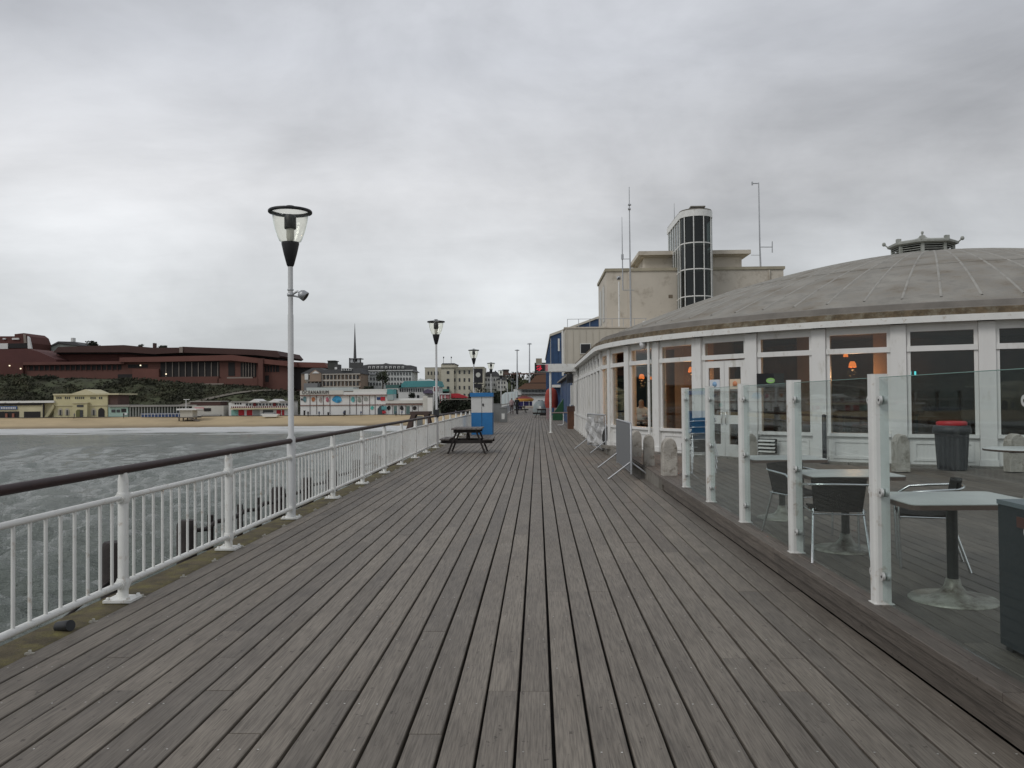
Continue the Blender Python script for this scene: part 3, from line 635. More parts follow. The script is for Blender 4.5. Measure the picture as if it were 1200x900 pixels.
# small things on the pavilion
pb(MB().tube([pol(RW+.17, -154.6, FL), pol(RW+.17, -154.6, 3.08)], .035, 8), 'drain_pipe', white)
sc = pol(RW+.22, -155.6, 3.0)
o = tag(MB().lathe([(.0, -.085), (.05, -.075), (.075, -.03), (.075, 0)], 16, tuple(sc)).lathe([(.09, 0), (.09, .10), (0, .10)], 16, tuple(sc)).build('dome_camera', mat('camera_grey', (.5, .5, .5), .3)), 'small round security camera under the white eave near the door', 'camera')

# cupola
cup = thing('roof_cupola', 'small eight-sided louvred cupola with ball finials on top of the dome', 'cupola', (TX, CY, 5.80))
cup.scale = (.86, .86, .95)
oct_ = lambda r, z, n=8, ph=20.2: [(r*math.cos(R_(ph+360*i/n)), r*math.sin(R_(ph+360*i/n)), z) for i in range(n)]
def frus(mb, rings):
    n = len(rings[0]); vs = [v for r in rings for v in r]
    mb.add(vs, [(i*n+j, i*n+(j+1) % n, (i+1)*n+(j+1) % n, (i+1)*n+j) for i in range(len(rings)-1) for j in range(n)]); return mb
cm = mat('weathered_lead', (.34, .35, .32), .7, .2, 3, dirt=(.16, .17, .13), dirt_amt=.3, dscale=5)
frus(MB(), [oct_(1.0, -.3), oct_(1.0, .12)]).build('cupola_base', cm, cup)
frus(MB(), [oct_(.86, .1), oct_(.86, .5)]).build('cupola_core', dark, cup)
for i in range(8):
    a, b2 = Vector(oct_(.98, 0)[i]), Vector(oct_(.98, 0)[(i+1) % 8])
    MB().bar(a+Vector((0, 0, .1)), a+Vector((0, 0, .5)), .10, .10).build('cupola_post', cm, cup)
    for q in range(5):
        z = .15+q*.07; u = (b2-a).normalized()*.06
        MB().bar(a+u+Vector((0, 0, z)), b2-u+Vector((0, 0, z)), .07, .018, up=(0, 0, 1)).build('louvre', cm, cup)
frus(MB(), [oct_(1.04, .46), oct_(1.16, .50), oct_(1.17, .56), oct_(1.10, .60), oct_(.5, .68), oct_(.18, .76), oct_(.05, .86)]).build('cupola_roof', cm, cup)
MB().tube([(0, 0, .8), (0, 0, .92)], .035, 8).lathe([(0, -.05), (.04, -.035), (.05, 0), (.04, .035), (0, .05)], 10, (0, 0, .95)).build('finial', cm, cup)
for i in range(8):
    p = Vector(oct_(1.08, .50)[i]); q = Vector(oct_(1.27, .66)[i])
    if i % 4 == 3: MB().tube([p, q], .025, 6).lathe([(0, -.07), (.05, -.05), (.07, 0), (.05, .05), (0, .07)], 10, tuple(q)).build('corner_finial', cm, cup)
    else: MB().box(-.07, .07, -.07, .07, .54, .68, Matrix.Translation((p.x, p.y, 0))).build('corner_block', cm, cup)

# things seen through the windows
bulbm = mat('bulb_glow', (.9, .5, .2), .5, emit=(1, .45, .12), es=4)
ora = mat('lamp_shade_glow', (.7, .25, .08), .6, .05, emit=(1.0, .25, .05), es=.9)
for x, y, nm in ((999, 427, 'orange glowing wall lamp in the window left of the red-lidded bin'), (810, 433, 'orange glowing wall lamp inside the window left of the white doors'),
                 (752, 441, 'orange glowing lamp inside the window above the seated customer'), (762, 443, 'small orange lamp just right of the lamp above the customer'), (991, 416, 'upper small orange lamp beside the pale inner pillar')):
    d = R3 @ Vector(((x-600)/F, -(y-450)/F, -1)); dd = Vector((d.x, d.y)); rr = 9.1 if x > 850 else 9.3
    cc = Vector((-CX, -CY)); a_ = dd.dot(dd); b_ = 2*dd.dot(cc); c_ = cc.dot(cc)-rr*rr; D = b_*b_-4*a_*c_
    t = (-b_-math.sqrt(max(D, 0)))/2/a_; p = Vector((0, 0, CAMZ))+d*t
    l = thing('wall_lamp', nm, 'lamp', tuple(p)); s_ = .6 if x in (762, 991) else .95
    MB().lathe([(.09*s_, -.07*s_), (.075*s_, .02*s_), (.045*s_, .07*s_)], 14).build('lamp_shade', ora, l); MB().lathe([(0, -.05*s_), (.04*s_, -.03*s_), (.05*s_, 0), (0, .05*s_)], 10).build('bulb', bulbm, l)
    if s_ > .7:
        pl_ = bpy.data.lights.new('lamp_light', 'POINT'); pl_.energy = 32; pl_.color = (1, .5, .22); pl_.shadow_soft_size = .12; lo_ = bpy.data.objects.new('lamp_light', pl_); col.objects.link(lo_); lo_.parent = l; lo_.location = (0, 0, -.22)
    MB().tube([(0, 0, -.12*s_), (0, 0, .07*s_)], .012, 6).lathe([(.0, -.14*s_), (.05*s_, -.13*s_), (.05*s_, -.12*s_), (0, -.12*s_)], 10).build('lamp_holder', black, l)
for x, y, nm in ((1103, 384, 'round ceiling spotlight lit behind the top window right of the big column'),):
    p = at(x, y, 17.6); l = tag(MB().lathe([(0, -.01), (.07, 0), (.07, .05), (0, .05)], 14, tuple(p)).build('ceiling_light', mat('spot_glow', (.8, .5, .3), .5, emit=(1, .55, .3), es=2.0)), nm, 'light')
p = at(903, 446, 18.6)
ns = thing('window_sign', 'black window sign with glowing green oval left of the tall door column', 'sign', tuple(p))
MB().box(-.30, .30, 0, .03, -.16, .16).build('sign_board', black, ns)
MB().add([(.10*math.cos(a), -.006, .06*math.sin(a)) for a in np.linspace(0, 2*math.pi, 24, endpoint=False)], [tuple(range(24))]).build('green_oval', mat('green_glow', (.25, .5, .15), .5, emit=(.35, .7, .2), es=.12), ns)
MB().add([(.07*math.cos(a), -.009, .018*math.sin(a)-.005) for a in np.linspace(0, 2*math.pi, 20, endpoint=False)], [tuple(range(20))]).build('oval_band', mat('sign_pale', (.5, .55, .45), .5), ns)
p = at(1070, 438, 17.6)
cl_ = thing('display', 'small display with two blue-green lit digits inside the window', 'display', tuple(p))
MB().box(-.12, .12, .01, .05, -.08, .08).build('display_case', black, cl_)
for dx in (-.055, .045): MB().box(dx-.016, dx+.016, -.004, .008, -.04, .05).build('digit', MATS.get('cyan_glow') or mat('cyan_glow', (.1, .5, .5), .5, emit=(.1, .7, .75), es=1.5), cl_)

# concrete apron and kerb round the pavilion
apr = []
for dg in np.linspace(-178, -100, 40): p = pol(RW+.42, dg); apr.append((p.x, p.y))
# apron polygon between the pier boards and the wall
outer = [(2.02, 25.6), (2.19, 14.95), (2.9, 14.93)]
edge_ = [(pol(RW+.9, dg).x, pol(RW+.9, dg).y) for dg in np.linspace(-146, -96, 20)]
inner = [(pol(RW-.08, dg).x, pol(RW-.08, dg).y) for dg in np.linspace(-96, -177, 40)]
ap = MB().prism(outer+edge_+inner, -.06, .205)
tag(ap.build('concrete_apron', concrete), kind='structure')
kb = MB()
for j in range(26):
    a0, a1 = -172+j*3.0, -172+(j+1)*3.0-.1
    if a0 > -96: break
    q = [pol(RW+.30, a0), pol(RW+.30, a1), pol(RW-.02, a1), pol(RW-.02, a0)]
    kb.prism([(v.x, v.y) for v in q], .19, .265)
tag(kb.build('wall_kerb', concrete), kind='structure')
tag(MB().prism([(2.06, 24.9), (2.19, 14.8), (2.42, 14.8), (2.32, 24.9)], .0, .222).build('apron_kerb', concrete), kind='structure')

# bollard stones
def stone_post(px_, py_, z, h, wd, label, rz=0):
    g_ = random.Random(int(px_)); pts = [(-wd/2, 0), (wd/2, 0), (wd/2*.97, h*.72)]
    for a in np.linspace(15, 165, 7): pts.append((wd/2*.95*math.cos(R_(a)), h*.74+(h*.26)*math.sin(R_(a))))
    pts.append((-wd/2*.97, h*.72))
    c = atz(px_, py_, z); mb = MB(); n = len(pts)
    rings = []
    for yy, s_ in ((-.12, .90), (-.095, 1.0), (.095, 1.0), (.12, .90)):
        rings.append([(x*s_+g_.uniform(-.004, .004), yy, (zz if zz < .01 else zz*(1-(1-s_)*.25))+0) for x, zz in pts])
    vs = [v for r in rings for v in r]
    fs = [(i*n+(j+1) % n, i*n+j, (i+1)*n+j, (i+1)*n+(j+1) % n) for i in range(3) for j in range(n)]
    fs += [tuple(range(n)), tuple(range(4*n-1, 3*n-1, -1))]
    o = mb.add(vs, fs).build('bollard_stone', stone); o.location = (c.x, c.y+.12, z); o.rotation_euler.z = rz
    return tag(o, label, 'stone', 'weathered round-topped stones')
stone_post(785.5, 560, .205, .72, .27, 'weathered round-topped stone nearest the end of the glass screen', .05)
stone_post(761.5, 548, .205, .68, .23, 'pale round-topped stone between two others by the mesh barrier', -.08)
stone_post(746, 537, .205, .66, .25, 'round-topped stone half hidden just right of the mesh barrier', .1)
stone_post(1059, 553, .265, .68, .26, 'round-topped stone left of the red-lidded bin', 0)
stone_post(1194, 553, .265, .68, .30, 'round-topped stone right of the red-lidded bin', 0)
stone_post(921, 537, .265, .60, .26, 'round-topped stone right of the louvred wall vent', 0)
stone_post(880, 541, .265, .60, .28, 'broad round-topped stone left of the louvred wall vent', 0)
# louvred vent on the wall
vp = pol(RW+.14, -134.0, .55); Mv = Matrix.Translation(vp) @ Matrix.Rotation(R_(-134+90), 4, 'Z')
vt = thing('wall_vent', 'white louvred vent low on the wall between two stones', 'vent', tuple(vp))
MB().box(-.22, .22, -.01, .03, -.16, .16, Matrix.Rotation(R_(-44), 4, 'Z')).build('vent_box', dark, vt)
for q in range(4):
    Ms = Matrix.Rotation(R_(-44), 4, 'Z') @ Matrix.Translation((0, -.03, -.12+q*.08)) @ Matrix.Rotation(R_(35), 4, 'X')
    MB().box(-.20, .20, -.03, .03, -.006, .006, Ms).build('louvre', white, vt)
# dark steel posts by the column
for x, y, nm in ((952.5, 537, 'shorter dark steel post left of the white column'), (966.5, 543, 'taller dark steel post against the white column')):
    c = atz(x, y, .25); t = thing('steel_post', nm, 'post', tuple(c))
    MB().tube([(0, 0, 0), (0, 0, 1.0), (0, 0, 1.02)], [.045, .045, .02], 12).build('post_shaft', black, t); MB().lathe([(0, .015), (.09, .015), (.09, 0)], 14).build('base_plate', black, t)

# ================================================================== TERRACE
XT = 2.19
ter = tag(MB().box(2.30, 12.4, -1, 14.9, 0.02, .185).build('terrace_frame', mat('terrace_under', (.02, .017, .014), .9)), kind='structure')
tb = []
x = XT-.012; k = 0
while x < 12.5:
    wv = .105 if k < 2 else .138
    yend = 14.92
    dd = (RW+.42)**2-(x+wv/2-CX)**2
    if dd > 0: yend = max(14.92, CY-math.sqrt(dd))
    y = -.8-random.choice([0, .8, 1.6, 2.4])
    while y < yend:
        y1 = min(y+random.choice([3.2, 4.0, 4.8]), yend)
        if y1 > 1.0 and y1-y > .1: tb.append((y, y1, x, wv))
        y = y1
    x += wv+.007; k += 1
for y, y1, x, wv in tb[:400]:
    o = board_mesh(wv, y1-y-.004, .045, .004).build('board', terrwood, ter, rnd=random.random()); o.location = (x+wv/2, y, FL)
for z0_, z1_, xo in ((.004, .100, .03), (.108, .197, .0)):
    y = -1.2
    while y < 14.9:
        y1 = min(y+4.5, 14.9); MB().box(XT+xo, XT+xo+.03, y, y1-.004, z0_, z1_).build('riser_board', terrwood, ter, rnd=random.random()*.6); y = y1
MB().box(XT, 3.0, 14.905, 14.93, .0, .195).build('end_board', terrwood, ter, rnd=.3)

# glass wind screen: posts and panes
mat('clamp_steel', (.60, .60, .58), .45, .08, 20, metal=.35)
PX0 = 2.255; PYS = [13.01, 11.17, 9.34, 7.51, 5.66, 3.82, 1.98]
names = ['farthest white post of the glass wind screen', 'second farthest white post of the glass wind screen', 'third farthest white post of the glass wind screen, middle of the five', 'second nearest white post of the glass wind screen', 'nearest white post of the glass wind screen', 'white post of the glass wind screen at the right edge', 'white screen post beside the viewer']
scr_t = thing('glass_screen', 'clear glass wind screen on white posts with round steel clamps along the terrace edge', 'wind screen', (PX0, 5.66, FL))
GT = 1.78
for y in PYS:
    mb = MB()
    poly = [(-.052, -.03), (-.045, -.045), (-.03, -.052), (.054, -.052), (.054, .052), (-.03, .052), (-.045, .045), (-.052, .03)]
    M = Matrix.Translation((PX0+.055, y+.05, 0))
    po = mb.prism(poly, FL, GT+.01, M).build('post', white, scr_t, world=True)
    MB().prism([(a*1.02, b2*1.02) for a, b2 in poly], GT+.01, GT+.016, M).build('post_cap', white, po, world=True)
    MB().box(PX0-.004, PX0+.128, y-.008, y+.106, FL, FL+.006).build('base_plate', white, po, world=True)
GX = PX0+.062
for y in PYS:
    for s_, zz in [(s_, z) for s_ in (-1, 1) for z in (.44, 1.0, 1.62)]:
        yc = y+.05+s_*.088
        xo = GX-.016
        c = MB().tube([(xo-.018, yc, zz), (xo-.002, yc, zz)], [.028, .030], 18)
        c.tube([(xo+.012, yc, zz), (xo+.030, yc, zz)], .030, 16)
        c.tube([(xo+.022, yc, zz), (xo+.022, yc-s_*.050, zz)], .011, 8)
        c = c.build('clamp', MATS['clamp_steel'], scr_t, world=True)
        MB().tube([(xo-.0195, yc, zz), (xo-.0175, yc, zz)], .009, 10).build('clamp_bolt', black, c, world=True)
for a, b2 in zip(PYS, PYS[1:]):
    MB().box(GX-.016, GX-.006, b2+.112, a-.012, FL+.03, GT-.01).build('glass_pane', glasspan, scr_t, world=True)
    MB().box(GX-.0165, GX-.0055, b2+.112, a-.012, GT-.01, GT-.006).build('pane_edge', mat('glass_edge', (.22, .34, .30), .2, .05) if 'glass_edge' not in MATS else MATS['glass_edge'], scr_t, world=True)

# ================================================================== TERRACE FURNITURE
def cafe_table(loc, w_, d_, label, rz=0, h=.70, rnd_top=False):
    t = thing('cafe_table', label, 'table', loc, rz, 'cafe tables on the terrace')
    if rnd_top:
        MB().lathe([(0, h), (w_/2-.02, h), (w_/2, h-.006)], 36).build('tabletop', tabletop, t); MB().lathe([(w_/2, h-.006), (w_/2, h-.03), (0, h-.031)], 36).build('table_edge', tedge, t)
    else:
        c = .05; P_ = []
        for sx, sy in ((1, -1), (1, 1), (-1, 1), (-1, -1)):
            for q in range(4):
                a = {(1, -1): -90, (1, 1): 0, (-1, 1): 90, (-1, -1): 180}[(sx, sy)]+q*30; P_.append((sx*(w_/2-c)+c*math.cos(R_(a)), sy*(d_/2-c)+c*math.sin(R_(a))))
        MB().prism(P_, h-.006, h).build('tabletop', tabletop, t); MB().prism([(a*1.002, b*1.002) for a, b in P_], h-.038, h-.006).build('table_edge', tedge, t)
    MB().tube([(0, 0, .10), (0, 0, h-.05)], .036, 14).build('pedestal', black if 'x' in label else MATS['dark_pedestal'], t)
    MB().lathe([(.0, .15), (.045, .145), (.055, .10), (.09, .055), (.17, .03), (.275, .016), (.285, .006), (.285, 0)], 36).build('table_base', rustbase, t)
    MB().bar((-.22, 0, h-.048), (.22, 0, h-.048), .05, .02).bar((0, -.22, h-.048), (0, .22, h-.048), .05, .02).build('bracket', black, t)
    return t
mat('dark_pedestal', (.035, .036, .035), .35, .2, 5, metal=.3)
def T0(x, y): p = atz(x, y, FL); return (p.x, p.y, FL)
cafe_table((2.84, 5.80, FL), .86, .74, 'grey-topped cafe table with rusty round base nearest the viewer')
cafe_table((2.81, 7.70, FL), .82, .74, 'grey-topped cafe table behind the black woven chair seen from its back')
cafe_table((2.82, 9.70, FL), .84, .72, 'farthest grey-topped cafe table beside the glass screen')
cafe_table((6.2, 10.7, FL), 1.0, .8, 'round-edged cafe table at the right edge in front of the pavilion wall', 0, .72, True)
def bistro_chair(label, loc, rz, m=wicker, group='woven cafe chairs on the terrace'):
    t = thing('cafe_chair', label, 'chair', loc, rz, group)      # faces +y, back at -y
    # seat
    st = MB(); n = 8; vs = []
    for i in range(n+1):
        u = i/n; y = -.19+.40*u; z = .455-.022*math.sin(u*math.pi)+(.0 if u < .9 else -.015)
        for j in range(n+1):
            x = (-.21+.42*j/n)*(1-.08*(1-u)); vs.append((x, y, z-.012*math.sin(j/n*math.pi)))
    fs = [(i*(n+1)+j, i*(n+1)+j+1, (i+1)*(n+1)+j+1, (i+1)*(n+1)+j) for i in range(n) for j in range(n)]
    k = len(vs); vs2 = [(x, y, z-.018) for x, y, z in vs]
    st.add(vs+vs2, fs+[tuple(reversed([q+k for q in f])) for f in fs]+[(j, k+j, k+j+1, j+1) for j in range(n)]+[((n)*(n+1)+j+1, k+n*(n+1)+j+1, k+n*(n+1)+j, n*(n+1)+j) for j in range(n)], True)
    st.build('seat', m, t)
    # curved back
    vs = []
    for i in range(7):
        u = i/6; z = .42+.29*u; off = -.20-.06*u
        for j in range(9):
            a = -1+2*j/8; wv = .195+.03*u; vs.append((a*wv, off+.045*a*a, z+.012*(1-a*a)*(1 if i == 6 else 0)))
    fs = [(i*9+j, i*9+j+1, (i+1)*9+j+1, (i+1)*9+j) for i in range(6) for j in range(8)]; k = len(vs)
    vs2 = [(x, y-.016, z) for x, y, z in vs]
    MB().add(vs+vs2, fs+[tuple(reversed([q+k for q in f])) for f in fs]+[(6*9+j, 6*9+j+1, k+6*9+j+1, k+6*9+j) for j in range(8)], True).build('backrest', m, t)
    r = .011
    for s_ in (-1, 1):
        MB().tube([(s_*.20, -.16, .44), (s_*.235, -.30, 0)], r, 8).build('leg', steel, t)
        MB().tube([(s_*.235, .20, 0), (s_*.235, .215, .43), (s_*.245, .20, .56), (s_*.25, .10, .625), (s_*.25, -.06, .64), (s_*.235, -.20, .65)], r, 8).build('leg', steel, t)
    arc = [(.235*math.cos(R_(a)), -.20+.085*math.sin(R_(a)), .65+.012*abs(math.sin(R_(a)))) for a in range(0, -181, -15)]
    MB().tube(arc, r, 8).build('arm_loop', steel, t)
    MB().tube([(-.21, -.19, .40), (.21, -.19, .40)], .008, 6).tube([(-.235, .2, .40), (.235, .2, .40)], .008, 6).tube([(-.215, -.19, .42), (-.235, .2, .42)], .008, 6).tube([(.215, -.19, .42), (.235, .2, .42)], .008, 6).build('seat_frame', steel, t)
    return t
bistro_chair('black woven cafe chair with its back to the viewer, left of the nearest screen post', (2.58, 7.32, FL), R_(-10))
bistro_chair('black woven cafe chair facing right with bright looped arms, beside the middle screen posts', (2.66, 8.55, FL), R_(-158))
bistro_chair('woven cafe chair behind the nearest cafe table, right of the nearest screen post', (3.20, 6.98, FL), R_(70))
blueseat = mat('blue_weave', (.012, .06, .12), .6, .3, 60, bump=.5, bscale=120)
for k, nm in enumerate(('lowest', 'second', 'third', 'top')):
    bistro_chair(nm+' chair of the stack of blue and silver chairs behind the farthest screen posts', (3.02+.004*k, 15.75-.03*k, .205+.115*k), R_(10), blueseat if k > 1 else wicker, 'stacked chairs at the far end of the terrace')
# planter / service box at the right edge
gx = thing('service_cabinet', 'dark blue-grey box with pale lid standing at the right edge of the terrace', 'cabinet', (2.62, 4.3, FL))
mb = MB().box(2.55, 3.12, 3.95, 4.69, FL+.03, FL+.80); mb.build('cabinet_body', mat('slate_panel', (.030, .034, .038), .7, .2, 40, bump=.3, bscale=200), gx, world=True)
MB().box(2.545, 3.125, 3.945, 4.695, FL+.80, FL+.825).build('cabinet_lid', mat('pale_lid', (.17, .19, .205), .5, .08, 5), gx, world=True)
MB().box(2.542, 2.55, 4.40, 4.50, FL+.70, FL+.755).build('latch', mat('latch_brown', (.10, .03, .02), .5, .2, 10), gx, world=True)
for sx in (2.60, 3.08):
    for sy in (4.0, 4.64): MB().box(sx-.03, sx+.03, sy-.03, sy+.03, FL, FL+.03).build('foot', blackp, gx, world=True)
# bin
p = atz(1124, 551, FL+.02)
bn = thing('litter_bin', 'dark ribbed litter bin with a red lid against the white pavilion wall', 'bin', (p.x, p.y+.25, FL))
mb = MB(); n = 64; prof = [(.245, .02), (.25, .06), (.285, .70)]
vs = []
for r, z in prof:
    for j in range(n): rr = r*(1+(.025 if j % 4 < 2 else -.01)); a = 2*math.pi*j/n; vs.append((rr*math.cos(a), rr*math.sin(a), z))
mb.add(vs, [(i*n+j, i*n+(j+1) % n, (i+1)*n+(j+1) % n, (i+1)*n+j) for i in range(2) for j in range(n)]); mb.build('bin_body', blackp, bn)
MB().lathe([(.29, .68), (.325, .69), (.33, .75), (.31, .83), (.25, .84)], 40).build('bin_rim', blackp, bn)
MB().lathe([(.255, .83), (.262, .85), (.262, .895), (.235, .915), (0, .925)], 40).build('bin_lid', red, bn)

# ================================================================== CROWD BARRIERS
mesh_grey = mat('barrier_mesh_grey', (.16, .165, .17), .6, .1, 30)
mesh_grey.node_tree.nodes['Principled BSDF']
def barrier(label, p0, p1, name='crowd_barrier'):
    p0, p1 = Vector(p0), Vector(p1); d = p1-p0; ln = d.length; rz = math.atan2(d.y, d.x)
    t = thing(name, label, 'barrier', tuple(p0), rz, 'metal barriers beside the pavilion')
    MB().tube([(0, 0, .12), (0, 0, 1.08), (.05, 0, 1.14), (ln-.05, 0, 1.14), (ln, 0, 1.08), (ln, 0, .12)], .020, 10).tube([(0, 0, .16), (ln, 0, .16)], .017, 8).build('barrier_frame', galv, t)
    for x in (.08, ln-.08):
        for s_ in (-1, 1): MB().tube([(x, 0, .36), (x+s_*.0, s_*.46, .014)], .017, 8).build('foot', galv, t)
    return t, ln
b1, ln = barrier('taller metal barrier covered in fine grey mesh nearest the glass screen', (1.86, 16.65, 0), (1.86, 19.6, 0))
nv_ = int(ln/.09)
for i in range(1, nv_): MB().tube([(ln*i/nv_, 0, .16), (ln*i/nv_, 0, 1.14)], .007, 6, cap=False).build('barrier_bar', galv, b1)
MB().box(.02, ln-.02, .018, .022, .17, 1.12).build('mesh_cover', mesh_grey, b1)
b2_, ln = barrier('metal barrier draped with a crumpled white banner farther along the pavilion wall', (2.02, 24.7, 0), (1.62, 27.0, 0))
nv_ = int(ln/.10)
for i in range(1, nv_): MB().tube([(ln*i/nv_, 0, .16), (ln*i/nv_, 0, 1.14)], .007, 6, cap=False).build('barrier_bar', galv, b2_)
g = random.Random(3); vs = []; nx, nz = 26, 14
for j in range(nz+1):
    for i in range(nx+1):
        u, v = i/nx, j/nz; sag = .12*math.sin(u*math.pi)*v*(1 if u > .5 else 1.5)
        vs.append((.1+(ln-.2)*u, .05+.035*math.sin(u*17+v*6)+.02*math.sin(u*9-v*13)+g.uniform(-.012, .012), .22+.88*v-sag*.9+.02*math.sin(u*11)))
o = MB().add(vs, [(j*(nx+1)+i, j*(nx+1)+i+1, (j+1)*(nx+1)+i+1, (j+1)*(nx+1)+i) for j in range(nz) for i in range(nx)]).build('banner', mat('banner_white', (.48, .48, .47), .6, .25, 6, dirt=(.16, .16, .17), dirt_amt=.35, dscale=3.5), b2_)
md = o.modifiers.new('solid', 'SOLIDIFY'); md.thickness = .004

# ================================================================== KIOSK CABINET, PICNIC TABLE, CABINETS
kx = thing('electrical_cabinet', 'tall boxy cabinet painted white above and bright blue below by the left railing', 'cabinet', (-2.6, 38.5, 0))
kw = mat('kiosk_white', (.62, .62, .60), .5, .06, 3)
MB().box(-3.08, -2.10, 38.3, 39.3, 0, 1.02).build('lower_panel', bluep, kx, world=True)
MB().box(-3.08, -2.10, 38.3, 39.3, 1.02, 1.76).build('upper_panel', kw, kx, world=True)
MB().box(-3.13, -2.07, 38.24, 39.34, 1.76, 1.94).build('cap', bluep, kx, world=True)
MB().box(-2.60, -2.585, 38.293, 38.30, .05, 1.74).build('door_gap', dark, kx, world=True)
MB().box(-2.56, -2.50, 38.27, 38.30, 1.32, 1.44).build('door_handle', black, kx, world=True)

dwood = mat('stained_black_timber', (.020, .015, .013), .65, .3, 8)
topw = mat('worn_table_top', (.13, .115, .105), .7, .25, 4)
def picnic(label, loc, rz):
    t = thing('picnic_table', label, 'picnic table', loc, rz, 'dark timber picnic tables on the pier')
    Lh = .78
    for i in range(6): x = -.38+.76*i/5; MB().box(x-.066, x+.066, -Lh, Lh, .73, .77).build('plank', topw, t)
    for s_ in (-1, 1):
        for q in (0, 1): x = s_*(.58+.15*q); MB().box(x-.068, x+.068, -Lh, Lh, .415, .455).build('plank', topw, t)
    for y in (-.6, .6):
        for s_ in (-1, 1): MB().bar((s_*.28, y, .73), (s_*.56, y, .0), .05, .10, up=(0, 1, 0)).build('leg', dwood, t)
        MB().box(-.78, .78, y+.028, y+.075, .31, .41).box(-.40, .40, y+.028, y+.075, .63, .73).build('cross_beam', dwood, t)
    MB().bar((0, -.55, .36), (0, 0, .70), .05, .08).bar((0, .55, .36), (0, 0, .70), .05, .08).build('brace', dwood, t)
    return t
pt = picnic('dark picnic table standing beside the left railing before the blue and white cabinet', (-2.16, 25.6, 0), 0)
dup(pt, (-1.9, 96, 0), .1, 'far dark picnic table to the right of the two walkers')
dup(pt, (.35, 72, 0), 0, 'dark picnic table in the distance just left of the thin canopy post')
cabm = mat('cabinet_grey', (.20, .205, .20), .6, .1, 3)
for x, y, h, nm in ((-2.95, 60, 1.25, 'taller grey cabinet beside the railing, left of the pair'), (-2.42, 58, 1.0, 'grey cabinet with a white notice, right of the pair by the railing')):
    t = thing('grey_cabinet', nm, 'cabinet', (x, y, 0), 0, 'grey cabinets by the railing')
    MB().box(-.26, .26, 0, .6, 0, h).build('cabinet_body', cabm, t); MB().box(-.28, .28, -.02, .62, h, h+.05).build('cabinet_lid', cabm, t)
    if y == 58: MB().box(-.12, .10, -.012, -.002, .22, .62).build('notice', white, t)
    else: MB().box(-.2, .2, -.012, -.002, .2, 1.0).build('door', cabm, t)

# ================================================================== PEOPLE
def person_mesh(name, pose, cols):
    J = pose; me = bpy.data.meshes.new(name); names_ = list(J); idx = {k: i for i, k in enumerate(names_)}
    E_ = [('pelvis', 'waist'), ('waist', 'chest'), ('chest', 'neck'), ('neck', 'head'), ('head', 'crown'), ('chest', 'shL'), ('shL', 'elL'), ('elL', 'wrL'), ('wrL', 'haL'), ('chest', 'shR'), ('shR', 'elR'), ('elR', 'wrR'), ('wrR', 'haR'),
          ('pelvis', 'hiL'), ('hiL', 'knL'), ('knL', 'anL'), ('anL', 'toL'), ('pelvis', 'hiR'), ('hiR', 'knR'), ('knR', 'anR'), ('anR', 'toR')]
    me.from_pydata([J[k][:3] for k in names_], [(idx[a], idx[b]) for a, b in E_], [])
    o = bpy.data.objects.new(name, me); col.objects.link(o)
    o.modifiers.new('skin', 'SKIN'); sb = o.modifiers.new('sub', 'SUBSURF'); sb.levels = 1
    if not me.skin_vertices: me.skin_vertices.new() if hasattr(me.skin_vertices, 'new') else None
    bpy.context.view_layer.objects.active = o
    if not me.skin_vertices:
        bm = bmesh.new(); bm.from_mesh(me); bm.verts.layers.skin.verify(); bm.to_mesh(me); bm.free()
    for i, k in enumerate(names_): me.skin_vertices[0].data[i].radius = (J[k][3], J[k][3])
    me.skin_vertices[0].data[idx['pelvis']].use_root = True
    dg = bpy.context.evaluated_depsgraph_get(); nm = bpy.data.meshes.new_from_object(o.evaluated_get(dg)); nm.name = name
    bpy.data.objects.remove(o); nm.materials.clear()
    for c in cols: nm.materials.append(c)
    hz = J['head'][2]; nk = J['neck'][2]
    hands = [Vector(J['haL'][:3]), Vector(J['haR'][:3])]; pz = J['pelvis'][2]
    seated = J['knL'][2] > pz-.2
    for p in nm.polygons:
        c = p.center; p.use_smooth = True
        if c.z > hz+.055 or (c.z > hz-.03 and c.y*J['face'] < J['head'][1]*J['face']-.02): p.material_index = 3
        elif c.z > nk or min((c-h).length for h in hands) < .09: p.material_index = 2
        elif c.z < .08: p.material_index = 3
        elif c.z < pz+.02 and not (seated and c.z > pz-.0): p.material_index = 1
        else: p.material_index = 0
    return nm
skin = mat('skin', (.42, .26, .19), .6, .05, 5); hair = mat('dark_hair', (.02, .015, .012), .7, .2, 20)
def standing(stride=.22, face=1):
    f = face
    return dict(pelvis=(0, 0, .95, .15), waist=(0, 0, 1.10, .14), chest=(0, 0, 1.33, .16), neck=(0, .0, 1.50, .06), head=(0, f*.02, 1.62, .095), crown=(0, f*.01, 1.72, .07),
        shL=(-.19, 0, 1.42, .07), elL=(-.24, -f*.06, 1.14, .05), wrL=(-.23, f*.06, .90, .035), haL=(-.22, f*.09, .82, .038),
        shR=(.19, 0, 1.42, .07), elR=(.24, -f*.02, 1.14, .05), wrR=(.24, f*.12, .92, .035), haR=(.23, f*.16, .85, .038),
        hiL=(-.09, 0, .88, .10), knL=(-.10, f*stride*.5, .50, .065), anL=(-.10, f*stride, .09, .045), toL=(-.10, f*(stride+.16), .045, .04),
        hiR=(.09, 0, .88, .10), knR=(.10, -f*stride*.1, .50, .065), anR=(.10, -f*stride, .11, .045), toR=(.10, -f*(stride-.16), .045, .04), face=face)
def pers(nm, pose, cols, label, loc, rz=0, group=None, s=1):
    ps = {k: v for k, v in pose.items() if k != 'face'}
    me = _pm(nm, ps, pose['face'], cols); o = link('person', me); o.location = loc; o.rotation_euler.z = rz; o.scale = (s, s, s)
    return tag(o, label, 'person', group)
